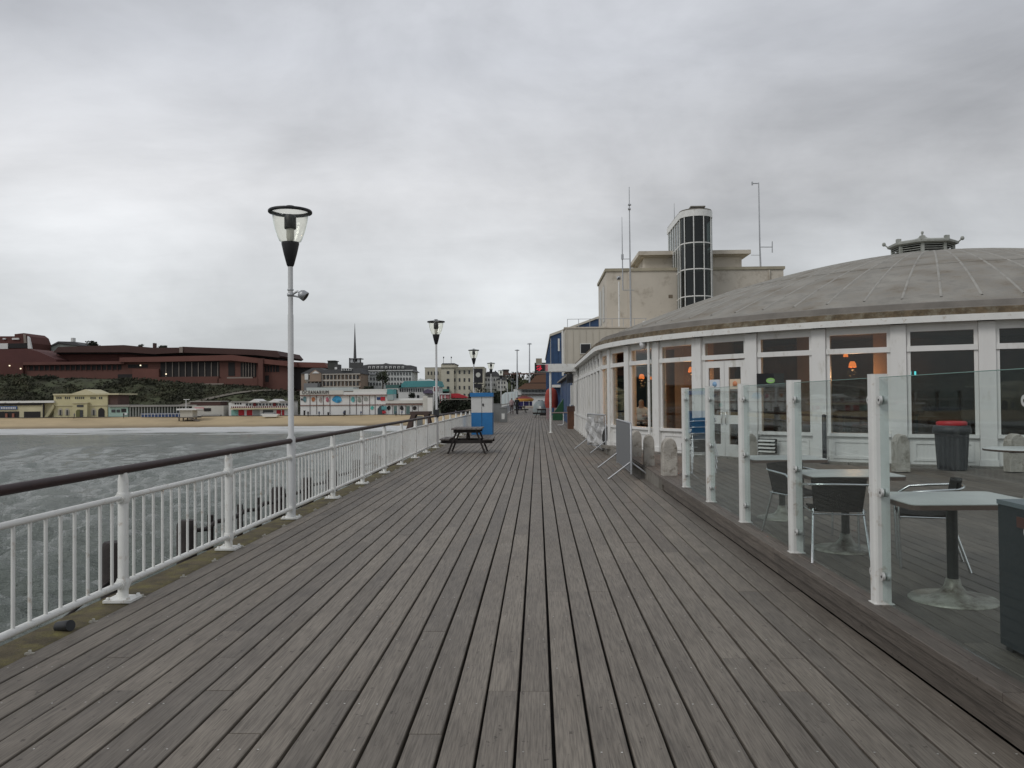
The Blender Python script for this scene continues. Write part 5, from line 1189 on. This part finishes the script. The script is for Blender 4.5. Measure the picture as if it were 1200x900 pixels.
for x0, x1 in ((66, 73), (76, 83), (88, 100), (106, 113), (116, 122)):
    k = int((x1-x0)/2.2)
    for i in range(k): FB('window', glassf, a2, x0+i*2.3, x0+i*2.3+1.1, 465, 467.6, Yp-.12, .4)
FP('arch_opening', fdark, a2, [(115, 489), (115, 481), (116, 479), (118.5, 477.8), (121, 479), (122.3, 481), (122.3, 489)], Yp-.12, .4)
for x in (70.5, 78.5, 109.5): FP('arch_window', col3('arch_pale', (.40, .37, .30)), a2, [(x-2.8, 486.5), (x-2.8, 480.8), (x-1.5, 478.9), (x, 478.3), (x+1.5, 478.9), (x+2.8, 480.8), (x+2.8, 486.5)], Yp-.12, .4); FB('arch_door', glassf, a2, x-.8, x+.8, 480.5, 486.8, Yp-.3, .3)
FP('arch_door', col3('olive_door', (.13, .13, .05)), a2, [(89, 489), (89, 481.5), (91, 480), (93.5, 480), (93.5, 489)], Yp-1.35, .2); FB('arch_door', glassf, a2, 93.8, 97, 480.5, 488.5, Yp-1.35, .2, bot=PROM+.1); FB('window', glassf, a2, 90, 97.5, 474.5, 477, Yp-1.33, .2)
FB('brown_block', col3('brown_cladding', (.085, .050, .042)), a2, 126, 138, 463, 475, Yp+.5, 7)
a3 = TH('pale_green_shop', 'pale green single-storey shop with flat grey roof beside the yellow building', 'building', 138, 487, Yp)
FB('wall', palegreen, a3, 127, 150, 476.5, 488, Yp-.3, 8, bot=GB); FB('roof', col3('grey_flat_roof', (.28, .27, .25)), a3, 126.5, 152, 474.4, 476.6, Yp-.9, 9); FB('window', glassf, a3, 130.5, 135, 480, 483.2, Yp-.45, .2); FB('window', glassf, a3, 136.5, 140.5, 480, 483.2, Yp-.45, .2); FB('window', fdark, a3, 142, 147.5, 479, 483, Yp-.45, .2); FB('counter', fwhite, a3, 145, 149, 484, 486.3, Yp-.6, .3)
a4 = TH('beach_huts', 'long low row of grey-green beach huts with slim white posts and flat roof', 'building', 185, 487, Yp)
FB('wall', col3('hut_wall', (.12, .13, .11)), a4, 151, 222, 476.5, 487.5, Yp+1, 5, bot=GB); FB('roof', col3('grey_flat_roof', (.28, .27, .25)), a4, 150, 230, 474.6, 476.6, Yp-.8, 7)
for i in range(21): FB('hut_post', col3('post_grey', (.38, .39, .36)), a4, 152+i*3.4, 152.7+i*3.4, 476.6, 487, Yp-.5, .3, bot=GB)
a4b = TH('promenade_railing', 'dark blue railing with white rail in front of the beach huts', 'railing', 190, 488, Yp-5)
FB('rail_panel', navy, a4b, 165, 212, 484.2, 488, Yp-5, .2, bot=PROM); FB('top_rail', fwhite, a4b, 165, 212, 484.8, 485.3, Yp-5.1, .1)
for i in range(12): FB('rail_post', fwhite, a4b, 165+i*4, 165.4+i*4, 484.6, 488, Yp-5.15, .1, bot=PROM)
a5 = TH('lifeguard_hut', 'small cream lifeguard hut on timber legs standing on the sand', 'hut', 217, 492, 236)
FB('wall', col3('hut_cream', (.48, .46, .40)), a5, 211, 225.5, 480.5, 489, 236, 3.5); FB('roof', fwhite, a5, 206.5, 230, 478.8, 480.7, 235.3, 5)
for x in (209, 214, 219, 224, 229): FB('leg', col3('grey_timber', (.13, .11, .09)), a5, x, x+1, 489, 494.5, 236.2+(x % 2), .4)
FP('ramp', MATS['grey_timber'], a5, [(222, 489), (233, 493.5), (231, 494), (221, 490.5)], 235.5, 1.2); FB('deck', MATS['grey_timber'], a5, 208, 229, 488.8, 489.8, 235.6, 4.4)
FB('hut_mast', fwhite, a5, 217.6, 218.1, 468, 479, 237, .15); FB('mast_arm', fwhite, a5, 215, 222, 467.8, 468.5, 237, .15)
a6 = TH('white_beach_block', 'plain white single-storey block with dark hatch and pink sign on the promenade', 'building', 245, 487, Yp)
FB('wall', col3('block_white', (.45, .44, .40)), a6, 225, 262, 475.5, 487.5, Yp-1, 8, bot=GB); FB('roof', roofbr, a6, 223, 258, 470.5, 475.6, Yp, 6); FB('roof_edge', col3('grey_flat_roof', (.28, .27, .25)), a6, 222, 259, 469.8, 471, Yp-.2, 7)
FB('hatch', fdark, a6, 239, 247, 478.3, 481.8, Yp-1.15, .2); FB('sign_board', col3('pink_sign', (.55, .22, .24)), a6, 228, 238.5, 477.5, 480, Yp-1.25, .3); FB('base', col3('grey_flat_roof', (.28, .27, .25)), a6, 236, 258, 486, 488, Yp-2, 1, bot=PROM)
a7 = TH('beach_bar', 'white two-storey beach bar with two small gables and bright red panels below', 'building', 300, 487, Yp)
FB('wall', fwhite, a7, 268, 339, 471.5, 487.5, Yp, 9, bot=GB); FB('roof', col3('grey_flat_roof', (.28, .27, .25)), a7, 270, 339, 470, 471.6, Yp-.4, 9)
for x in (298, 321): FP('gable', fwhite, a7, [(x-7.5, 471.6), (x, 467.6), (x+7.5, 471.6)], Yp-.8, 8)
for i in range(13): FB('window', glassf, a7, 288+i*3.9, 290.4+i*3.9, 472.8, 475.2, Yp-.15, .3)
for x in (298.4, 321.5): FB('doorway', col3('door_maroon', (.15, .02, .02)), a7, x-1.6, x+1.6, 472.4, 478, Yp-.3, .3)
for x in (275, 278, 281): FB('sign_letter', fdark, a7, x, x+1.6, 472, 474, Yp-.12, .2)
FB('balcony_rail', col3('rail_maroon', (.13, .025, .025)), a7, 271, 336, 476, 478, Yp-1.4, .2)
for i in range(26): FB('baluster', fwhite, a7, 272+i*2.5, 272.7+i*2.5, 475.8, 478, Yp-1.5, .1)
FB('balcony', creamw, a7, 270, 338, 478, 479.6, Yp-1.6, 1.7)
for x0, x1, m in ((271, 279, col3('mural_green', (.20, .38, .33))), (279.5, 286, redf), (289, 295.5, redf), (296.5, 304, col3('shutter_grey', (.30, .31, .30))), (308, 320, glassf), (324, 329, redf), (330.5, 333, redf)): FB('ground_panel', m, a7, x0, x1, 480.5, 486.8, Yp-.15, .3)
a8 = TH('beached_boat', 'white boat lying on the sand in front of the red-panelled bar', 'boat', 315, 488, 242)
FP('hull', fwhite, a8, [(305.5, 485), (326, 485.3), (324, 488.3), (308, 488.5)], 242, 2.2); FB('boat_cover', col3('boat_grey', (.3, .3, .3)), a8, 309, 321, 483.6, 485.2, 242.3, 1.6)

a9 = TH('aquarium_building', 'long white aquarium building with colourful sea-life panels and dark lettering', 'building', 400, 485, Yp)
FB('wall', fwhite, a9, 352, 455, 459.5, 486, Yp, 12, bot=GB); FB('wall', fwhite, a9, 452, 502, 471, 486, Yp+.2, 10, bot=GB)
FB('name_board', offw, a9, 351.5, 402, 457.7, 462.6, Yp-.6, 1.5); FB('parapet', fwhite, a9, 402, 453, 459.6, 462.8, Yp-.5, 1.4); FB('roof_line', col3('line_brown', (.20, .10, .08)), a9, 351.5, 453, 462.7, 463.4, Yp-.7, .8)
FB('string_course', col3('line_brown', (.20, .10, .08)), a9, 351.5, 502, 474.1, 474.8, Yp-.3, .4); FB('upper_roof', col3('roof_pale', (.42, .45, .43)), a9, 359, 414, 454, 458.5, Yp+3, 8); FB('upper_roof', offw, a9, 414, 455, 456, 460, Yp+2, 8)
FB('side_roof', fwhite, a9, 452, 502, 466.8, 469, Yp+1, 9); FB('roof_line', col3('line_brown', (.20, .10, .08)), a9, 452, 502, 472.6, 473.1, Yp-.2, .4); FB('side_roof', offw, a9, 452, 502, 469, 472.6, Yp-.3, 9)
FB('glazed_lantern', teal, a9, 453.5, 460.5, 456.2, 462, Yp-.6, 6); FB('lantern_glass', col3('lantern_glass', (.30, .36, .36)), a9, 453.5, 460.5, 462, 468.8, Yp-.5, 6)
for x in (363.2, 371, 378.8, 386.6, 409.8, 417.5, 424.6, 433, 439.5): FB('panel_joint', col3('joint_dark', (.12, .10, .10)), a9, x-.3, x+.3, 463.4, 485.5, Yp-.12, .2)
for x in (460, 467.5, 475, 483, 490): FB('panel_joint', MATS['joint_dark'], a9, x-.25, x+.25, 474.8, 485.5, Yp+.08, .2)
def ELL(name, m, par, x, y, rx, ry, Y):
    FP(name, m, par, [(x+rx*math.cos(a)*(1+.12*math.sin(3*a+x)), y+ry*math.sin(a)*(1+.1*math.sin(2*a+x))) for a in np.linspace(0, 2*math.pi, 14, endpoint=False)], Y, .15)
for x, y, rx, ry, c in ((353.5, 468, .9, 1.6, (.03, .03, .05)), (357, 468, 2, 3.2, (.12, .22, .24)), (367, 468, 2.2, 2.8, (.35, .13, .05)), (375.5, 468.5, 1.8, 3, (.35, .30, .28)), (383.5, 468.3, 1.7, 3, (.40, .12, .16)), (395, 468, 5.6, 3.8, (.04, .28, .50)), (413.5, 468.2, 2.3, 3, (.12, .38, .38)), (420.8, 468.4, 2.2, 3, (.25, .27, .24)), (428.4, 467.6, 2.4, 2.4, (.30, .32, .30)), (436, 478, 1.9, 2.2, (.08, .38, .32))):
    ELL('mural', mat('mural_%d' % int(x), c, .7, .5, 1.2), a9, x, y, rx, ry, Yp-.18)
FB('sign_board', navy, a9, 441.5, 446, 465.5, 468.5, Yp-.2, .2); FB('sign_board', redf, a9, 446, 451, 465, 469.5, Yp-.2, .2)
FP('entrance_arch', col3('entrance_grey', (.05, .07, .08)), a9, [(442.5, 485.8), (442.5, 479), (445, 476), (448, 475.2), (450, 476), (450.5, 485.8)], Yp-.25, .3); FB('entrance_sign', col3('entrance_teal', (.10, .28, .30)), a9, 447, 453, 476.2, 480, Yp-.5, .2); FB('entrance_sign', redf, a9, 448, 452, 481.5, 484.5, Yp-.5, .2)
for x in (455.5, 470.7, 485.8): ELL('round_window', fdark, a9, x, 478.2, 2.1, 2.6, Yp+.0)
for x0, x1 in ((461.5, 465), (476, 480)): FB('door', col3('door_green', (.10, .16, .15)), a9, x0, x1, 476, 485, Yp+.05, .2)
fc = bpy.data.curves.new('lettering', 'FONT'); fc.body = "OCEANARIUM"; fc.size = 1.55; fc.extrude = .05; fc.space_character = 1.28; fc.materials.append(fdark)
p = pt(353.8, 461.9, Yp-.75); lo = bpy.data.objects.new('lettering', fc); col.objects.link(lo); lo.parent = a9
rm = root_mat(a9).inverted(); lo.matrix_basis = rm @ Matrix.Translation((p.x, Yp-.72, p.z)) @ Matrix.Rotation(R_(90), 4, 'X')
wide = pt(385.5, 461, Yp).x-p.x
bpy.context.view_layer.update(); sc_ = wide/max(lo.dimensions.x, .1)
lm = bpy.data.meshes.new_from_object(lo.evaluated_get(bpy.context.evaluated_depsgraph_get())); lm.name = 'lettering'
lm.transform(lo.matrix_basis @ Matrix.Diagonal((sc_, 1, 1, 1))); bpy.data.objects.remove(lo); lo = link('lettering', lm, a9)
bx_ = TH('white_hoarding', 'plain white hoarding at the right end of the aquarium building', 'wall', 500, 484, Yp-2); FB('panel', fwhite, bx_, 501, 507, 466, 486, Yp-2, .4, bot=GB); FB('panel', offw, bx_, 495.5, 501, 464, 486, Yp-1, .4, bot=GB)
for i, (x, nm) in enumerate(((404, 'dark upright bin in the middle of the aquarium wall'), (356.5, 'dark upright bin near the left end of the aquarium wall'), (384.5, 'low dark box beneath the red mural on the aquarium wall'))):
    t = TH('beach_bin', nm, 'bin', x, 486, Yp-1.5); FB('bin_body', fdark, t, x-.8, x+.8, 481.5-(-2 if i == 2 else 0), 485.8, Yp-1.5, .5, bot=PROM+.12); FB('bin_lid', blackp, t, x-1, x+1, 481-(-2 if i == 2 else 0), 481.6-(-2 if i == 2 else 0), Yp-1.6, .7)

# --- buildings behind
c1 = TH('gabled_hotel', 'brown stone and white gabled building with slate roofs above the aquarium', 'building', 388, 456, 285)
FB('wall', tudor, c1, 353, 423, 437, 461, 285, 12); FP('roof', greyroof, c1, [(352, 438), (366, 431.2), (376, 431.2), (380, 433.4), (422, 431.5), (424, 437.8)], 284.5, 13)
FP('gable', tudor, c1, [(363, 437.6), (369, 433.2), (376, 437.6), (376, 447), (363, 447)], 283.6, 3); FP('gable_face', fwhite, c1, [(365.5, 437.5), (369.5, 434.6), (374.5, 437.5)], 283.4, .3)
for y0, y1 in ((438, 439), (444.8, 446.6), (452.6, 453.6)): FB('white_band', col3('band_white', (.50, .46, .40)), c1, 358, 422, y0, y1, 284.4, .8)
WIN(c1, glassf, 359, 421, 16, 439.4, 444.6, 1, 284.8, .45, .7); WIN(c1, glassf, 359, 421, 16, 447.2, 452.4, 1, 284.8, .45, .7)
for i in range(14): FB('wall_strip', MATS['band_white'], c1, 359.5+i*4.4, 360.4+i*4.4, 439, 452.6, 284.5, .6)
FB('white_bay', fwhite, c1, 357, 361, 438, 445, 283.8, 1); FB('dormer', fwhite, c1, 400, 411.5, 431.3, 434.4, 284, 3)
for i in range(4): FB('window', glassf, c1, 401+i*2.7, 402.6+i*2.7, 432, 434, 283.9, .3)
FB('lower_terrace', col3('grey_terrace', (.20, .20, .20)), c1, 356, 372, 449, 458, 280, 4)
c2 = TH('chimney_block', 'squat dark tower block rising from the slate roofs', 'tower', 388, 433, 292); FB('wall', col3('block_dark', (.055, .058, .052)), c2, 384, 392, 423, 436, 292, 5); FB('cap', MATS['block_dark'], c2, 383.6, 392.6, 422.4, 423.3, 291.6, 6); FB('side_wall', col3('block_dark2', (.07, .07, .07)), c2, 392, 397, 427, 434, 292, 4); FB('window', fwhite, c2, 392.2, 395, 430.2, 432.8, 291.7, .3)
c3 = TH('church_spire', 'thin grey church spire on an open square tower', 'spire', 416, 446, 330)
spm = col3('spire_stone', (.085, .085, .085)); FB('tower', spm, c3, 409, 423, 424.5, 448, 330, 4.6)
for x in (409, 414.8, 421.6): FB('pinnacle', spm, c3, x, x+1.3, 419.5, 424.6, 330, .6)
FB('belfry', spm, c3, 408.8, 423.2, 419.8, 420.8, 329.9, 4.8)
for x in (410.6, 418.6): FB('belfry_opening', col3('sky_opening', (.40, .41, .42)), c3, x, x+3, 421.3, 424, 329.8, .4)
p = pt(415.7, 424, 331.5); q = pt(415.6, 379, 331.5)
frus(MB(), [[(1.5*math.cos(R_(45*i))+p.x, 332+1.5*math.sin(R_(45*i)), p.z) for i in range(8)], [(.62*math.cos(R_(45*i))+p.x, 332+.62*math.sin(R_(45*i)), p.z+1.5) for i in range(8)], [(.05*math.cos(R_(45*i))+p.x, 332+.05*math.sin(R_(45*i)), q.z) for i in range(8)]]).build('spire_cone', spm, c3, world=True)
c4 = TH('mansard_hotel', 'large white hotel with dark mansard roof and rows of windows', 'building', 455, 452, 300)
FB('wall', col3('hotel_white', (.55, .56, .54)), c4, 424.5, 483, 433.6, 462, 300, 14); FP('roof', greyroof, c4, [(424, 433.5), (426, 428), (432, 427), (449, 426.6), (452, 425.4), (455, 426.6), (472, 426.8), (474, 428), (481.5, 428), (482, 433), (485.5, 435.5), (424, 434.4)], 299.5, 15)
FB('cornice', fwhite, c4, 424, 483.5, 433.8, 434.7, 299.4, 1)
for i in range(9): FB('dormer', fwhite, c4, 431.5+i*4.9, 434.2+i*4.9, 429.2, 431.8, 299, 2); FB('window', glassf, c4, 432.3+i*4.9, 433.4+i*4.9, 429.7, 431.6, 298.9, .2)
WIN(c4, glassf, 426, 482, 16, 435, 453, 3, 299.9, .42, .55); FB('balcony', col3('grey_balcony', (.30, .31, .32)), c4, 426, 440, 437.5, 439, 299, 1); FB('porch', fwhite, c4, 427, 433, 440, 448, 298.6, 1.4); FB('doorway', fdark, c4, 429, 431, 442, 446.5, 298.4, .3)
c5 = TH('teal_roofed_pavilion', 'white pavilion with broad teal roof and a band of tall windows', 'building', 490, 462, 275)
FB('wall', fwhite, c5, 467, 513, 453.5, 470, 275, 14); FP('roof', teal, c5, [(466.5, 454), (474, 446.6), (512, 446), (514.5, 453)], 274, 16); FP('roof_tent', fwhite, c5, [(488, 446.6), (492.5, 443.4), (497, 445.6), (502, 444), (508, 446.4)], 276, 8)
WIN(c5, glassf, 468, 497, 11, 455, 459.4, 1, 275, .6, .9); FP('purple_awning', col3('purple_awning', (.11, .09, .14)), c5, [(495.5, 461), (497, 457.5), (501, 456), (505, 457.2), (507.5, 461)], 272, 4); FB('window', glassf, c5, 488.5, 491, 463, 467, 274.8, .3)
FB('roof_railing', col3('rail_teal', (.06, .13, .12)), c5, 452, 470, 451, 455, 274, .4)
ng = TH('sign_gantry', 'white framed red and black sign on posts left of the cream hotel', 'sign', 510, 470, 262); FB('sign_board', col3('sign_redblack', (.16, .04, .05)), ng, 508.5, 513.5, 453.5, 458.5, 262, .3); FB('sign_frame', fwhite, ng, 507.6, 514.4, 452.7, 459.6, 262.3, .2); FB('sign_post', fwhite, ng, 507.7, 508.4, 459.6, 480, 262.3, .2, bot=GB); FB('sign_post', fwhite, ng, 513.6, 514.3, 459.6, 480, 262.3, .2, bot=GB)
c6 = TH('cream_hotel', 'big cream flat-roofed hotel with a taller left block and grid of windows', 'building', 532, 465, 310)
FB('wall', hotelc, c6, 517, 567, 430, 472, 310, 16); FB('tower_wall', hotelc, c6, 517, 532, 426.6, 472, 309, 17); FB('tower_roof', greyroof, c6, 518, 532.5, 425.6, 426.8, 308.7, 17); FB('wall', hotelc, c6, 498, 517, 431.2, 462, 312, 12); FB('cornice', col3('cornice_grey', (.26, .24, .19)), c6, 497.5, 567.5, 430.2, 431.1, 308.6, .8)
WIN(c6, glassf, 521, 529, 1, 432, 468, 4, 309, .36, .38); WIN(c6, glassf, 530, 564, 6, 431.5, 468, 4, 310, .32, .45); WIN(c6, glassf, 500, 515, 4, 433, 450, 2, 312, .35, .45)
for x in (519.5, 528.5): FB('flagpole', fdark, c6, x, x+.35, 418, 426, 312, .15); FB('flag', fdark, c6, x-.3, x+1, 418, 419.8, 312, .1)
FB('shop_awning', col3('awning_green', (.08, .22, .18)), c6, 517, 526, 456, 458.5, 307, 2); FB('shop_window', glassf, c6, 518, 526, 458.5, 465, 308.6, .4)
c7 = TH('red_awning_stall', 'red-roofed awning stall on the promenade in front of the cream hotel', 'stall', 537, 467, 268); FP('awning', redf, c7, [(528, 466.5), (529, 461.2), (536, 461), (547, 465), (547, 466.5)], 268, 5); FB('stall_wall', col3('stall_dark', (.07, .035, .03)), c7, 529, 546, 466.5, 472, 269, 4); FB('stall_wall', MATS['cabinet_grey'], c7, 529.5, 530.2, 466, 472, 268.2, .3)
c8 = TH('kiosk_pink', 'small pink and white kiosk left of the red awning', 'kiosk', 521, 467, 266); FB('wall', col3('kiosk_pink_wall', (.40, .14, .15)), c8, 515.5, 526, 462, 472, 266, 3); 
for x in (517, 521): FB('panel', fwhite, c8, x, x+1.2, 463, 471, 265.9, .2)
FB('roof', fwhite, c8, 515, 526.5, 461, 462.2, 265.6, 4)
hd = TH('dark_hedge', 'long dark green and brown hedge wall behind the sand near the pier', 'hedge', 535, 482, 255)
mb = MB(); g = random.Random(8)
for i in range(60): p = pt(517+i*.62, 474.5, 255); leaf_cloud(mb, (p.x-hd.location.x, g.uniform(0, 2), p.z-hd.location.z), 1.1, 1, 2.1, 22, .4, g)
mb.build('foliage', treeleaf2, hd); FB('hedge_bank', col3('hedge_core', (.03, .026, .018)), hd, 516.5, 554, 470.5, 483, 256.5, 2, bot=GB); FB('fence_line', col3('fence_pale', (.26, .24, .2)), hd, 516.5, 554, 467.5, 468.2, 254, .2)
tree(440, 457, 434.5, 456, 282, 'dark round tree in front of the white mansard hotel', treeleaf, 520); tree(447, 456, 433, 446, 290, 'small olive tree behind the dark round tree', treeol); tree(458, 469, 454, 470, 268, 'very dark conifer left of the teal-roofed pavilion', treeleaf2, 420, conical=True)
tree(477, 488, 459.5, 470, 268, 'low rounded bush in front of the teal-roofed pavilion', treeleaf2); tree(424, 440, 450, 460, 276, 'dark shrubby tree above the aquarium roof', treeleaf2); tree(508, 517, 463, 486, 258, 'dark slim tree beside the second lamp post', treeleaf2, conical=True); tree(336, 346, 450, 466, 262, 'bushy tree behind the nearest lamp post at the cliff foot', treeleaf, 300)
tree(497, 506, 476, 488, 255, 'small dark shrub right of the aquarium hoarding', treeleaf2, 260)
# hillside behind the pier head
back = []
for i, (x0, x1, yt, yb, Y, nm, m) in enumerate(((556, 571, 446, 482, 300, 'dark spruce-like tree right of the cream hotel', treeleaf2), (548, 560, 452, 482, 296, 'dark tree at the right corner of the cream hotel', treeleaf2), (566, 590, 455, 484, 290, 'broad dark trees mass in front of the white villas', treeleaf2), (588, 600, 452, 480, 285, 'dark tree behind the sixth lamp post', treeleaf),
        (598, 612, 450, 476, 285, 'green tree left of the brown-roofed pier building', treeleaf), (607, 622, 440, 462, 300, 'green tree behind the brown roof on the right hillside', treeol), (568, 586, 434, 450, 340, 'round-topped dark tree on the skyline behind the white villas', treeleaf2), (597, 612, 434.5, 450, 345, 'skyline tree behind the dark bridge line', treeleaf2), (618, 634, 436, 452, 345, 'skyline tree left of the blue hall', treeleaf2), (584, 597, 437, 456, 330, 'tree between white villas and the brown bridge', treeleaf), (570, 582, 462, 484, 270, 'lower dark tree right of the blue and white cabinet', treeleaf), (582, 594, 462, 484, 262, 'bush behind the grey cabinets', treeleaf2))):
    tree(x0, x1, yt, yb, Y, nm, m, 400)
c9 = TH('white_villas', 'cluster of white villas with dark roofs on the wooded hillside', 'house', 580, 455, 320)
FB('wall', fwhite, c9, 567, 585, 441, 456, 320, 8); FP('roof', greyroof, c9, [(566, 441), (571, 435.6), (582, 435.6), (586, 441)], 319.5, 9); FB('wall', offw, c9, 582, 594, 445, 458, 317, 8); FP('roof', greyroof, c9, [(581, 445), (588, 440.5), (595, 445)], 316.5, 9)
WIN(c9, glassf, 568, 584, 5, 442, 454, 2, 320, .45, .5); WIN(c9, glassf, 583, 593, 3, 446, 456, 2, 317, .45, .5)
c10 = TH('brown_flats', 'brown flat-roofed building on the skyline right of the villas', 'building', 591, 440, 345); FB('wall', col3('flat_brown', (.12, .085, .07)), c10, 589, 595.5, 433.5, 446, 345, 8); FB('roof', greyroof, c10, 588.6, 596, 432.9, 433.8, 344.6, 9)
FB('wall', col3('flat_stone', (.30, .26, .20)), c10, 628, 635, 420, 428, 345, 6); FB('wall', MATS['block_dark'], c10, 626.5, 641, 425, 440, 346, 8)
br = TH('hillside_viaduct', 'long brown railed walkway line across the hillside', 'bridge', 615, 440, 325); FB('deck', col3('rail_brown', (.16, .095, .08)), br, 592, 640, 437.2, 438.6, 325, 2)
for i in range(16): FB('support', MATS['rail_brown'], br, 593+i*3, 593.5+i*3, 438.4, 444, 325.2, .3)
c11 = TH('pier_entrance_building', 'long white pier-head building with brown tiled roof and rows of small windows', 'building', 622, 480, 175)
FB('wall', fwhite, c11, 602, 646, 456, 481, 175, 12, bot=-5); FP('roof', col3('tile_brown', (.155, .085, .055)), c11, [(606, 456), (615, 449.3), (646, 449.3), (646, 456)], 174, 14); FP('roof', MATS['tile_brown'], c11, [(620, 448.5), (628, 440), (646, 438), (646, 448.5)], 182, 12); FB('roof_gap', fdark, c11, 616, 646, 448.4, 449.5, 176, 3)
WIN(c11, glassf, 611, 645, 20, 456.8, 460.2, 1, 174.9, .55, .8); WIN(c11, glassf, 611, 645, 20, 460.8, 462.6, 1, 174.9, .7, .6); FB('gutter', roofbr, c11, 604, 646, 462.8, 463.5, 174.5, .6); FB('window', glassf, c11, 630.5, 636, 469, 472.5, 174.8, .4)
FP('marquee', col3('marquee_white', (.55, .60, .60)), c11, [(588, 486), (588, 463), (592, 460), (606, 458.5), (606, 486)], 165, 6)
for i in range(4): FB('marquee_seam', offw, c11, 591.5+i*3.8, 591.9+i*3.8, 461, 480, 164.9, .2)
c12 = TH('carousel_stall', 'small round stall with red top, yellow scalloped band and purple base', 'stall', 614, 480, 135)
cc = pt(614.5, 478, 136); r1 = 1.30
p0 = lambda yy: pt(614.5, yy, 136).z
MB().lathe([(r1, p0(470.5)), (r1, -.1)], 20, (cc.x, 136, 0)).build('stall_base', col3('stall_purple', (.035, .03, .12)), c12, world=True)
MB().lathe([(r1*1.1, p0(470.3)), (r1*1.22, p0(468)), (r1*1.15, p0(467.2))], 20, (cc.x, 136, 0)).build('canopy_band', col3('band_yellow', (.55, .27, .05)), c12, world=True)
MB().lathe([(r1*1.15, p0(467.2)), (r1*.9, p0(465.8)), (r1*.45, p0(464.6)), (0, p0(464.2))], 20, (cc.x, 136, 0)).build('canopy_top', col3('canopy_maroon', (.17, .03, .03)), c12, world=True)
MB().box(cc.x-.5, cc.x+.55, 135.6, 136.4, p0(464.6), p0(462.8)).build('stall_lantern', col3('lantern_brown', (.14, .09, .07)), c12, world=True)
for i in range(3): FB('stall_post', fwhite, c12, 606.8+i*6.5, 607.3+i*6.5, 470, 479, 134.5, .1)
bf = TH('white_barrier_row', 'row of low white barriers closing the far end of the decking', 'barrier', 624, 482, 112)
for i in range(6): FB('barrier_panel', col3('barrier_white', (.48, .47, .44)), bf, 613+i*4.8, 617.5+i*4.8, 478.2, 481.3, 112, .1); FB('barrier_foot', fdark, bf, 613+i*4.8, 617.5+i*4.8, 482, 482.6, 112, .4)
FB('top_rail', fwhite, bf, 605, 642, 476.6, 477.1, 112.2, .1)
bq = TH('yellow_hoarding', 'cream and red printed hoarding behind the white barriers', 'sign', 618, 478, 118); FB('panel', col3('hoarding_cream', (.52, .46, .34)), bq, 612, 634, 475.6, 479, 118, .2)
for i in range(8): FB('print_mark', col3('print_red', (.35, .10, .08)), bq, 618+i*1.6, 618.9+i*1.6, 478-.6, 478.4-.6, 117.9, .1)
sy = TH('far_bench', 'dark box bench left of the thin canopy post', 'bench', 636, 488, 80); FB('seat', fdark, sy, 632.3, 640, 484.3, 485.2, 80, 1); FB('bench_body', col3('bench_dark', (.06, .055, .055)), sy, 632.6, 639.6, 485.2, 487.8, 80.1, .8)
for x, yt, nm in ((606, 410.5, 'shorter floodlight mast on the skyline'), (620.5, 403, 'taller floodlight mast on the skyline')):
    p = pt(x, 470, 205); q = pt(x, yt, 205); t = thing('floodlight_mast', nm, 'mast', (p.x, 205, p.z-5), 0, 'floodlight masts by the pier head')
    MB().tube([(p.x, 205, p.z-5), (q.x, 205, q.z)], [.28, .12], 8).build('mast', galv, t, world=True); MB().lathe([(.55, 0), (.62, .12), (.15, .3)], 12, (q.x, 205, q.z-.1)).build('mast_head', galv, t, world=True)
# wooded hillside behind the pier head
hx = [-24+i*3 for i in range(50)]
grid_mesh('hillside', hx, [322, 328, 334, 340, 346, 352, 370, 420, 500], lambda x, y: -3+smooth(-24, -12, x)*(smooth(322, 352, y)*13.6+1.1*math.sin(x*.35)*smooth(330, 350, y))+max(0, y-352)*.01, grassm)
mb = MB(); g = random.Random(31)
for i in range(420):
    x = g.uniform(-21, 30); y = g.uniform(326, 352); s_ = g.uniform(.8, 2.2)
    z = -3+smooth(-24, -12, x)*(smooth(322, 352, y)*13.6); leaf_cloud(mb, (x, y, z+s_*.5), s_*1.3, s_, s_*.9, 16, .45, g)
tag(mb.build('hillside_wood', treeleaf2), 'dark wooded hillside behind the brown-roofed pier buildings', 'woodland', kind='stuff')
# timber trestle at the water's edge
tt = thing('timber_trestle', 'small brown timber frame with grey board standing beyond the railing', 'frame', (-11.4, 78, -6))
tm = col3('trestle_brown', (.09, .06, .05))
pL, pR = pt(485, 484.5, 78), pt(499, 484.5, 78); bL, bR = pt(478, 505, 78), pt(504, 505, 78)
for a, b in ((pL, bL), (pR, bR)):
    d = (b-a).normalized()*9; MB().bar(a, a+d, .42, .42, up=(0, 1, 0)).build('leg', tm, tt, world=True); MB().bar(a+Vector((0, 1.6, 0)), a+d+Vector((0, 1.6, 0)), .3, .3, up=(0, 1, 0)).build('leg', tm, tt, world=True)
MB().box(pL.x-.35, pR.x+.35, 77.8, 79.9, pL.z-.1, pL.z+.18).build('top_beam', tm, tt, world=True); MB().box(pL.x+.3, pR.x-.3, 77.9, 78.0, pL.z-1.8, pL.z-.25).build('grey_board', cabm, tt, world=True)
# groyne, far fence posts, small boats of colour on the beach
print('OBJECTS', len(bpy.data.objects))
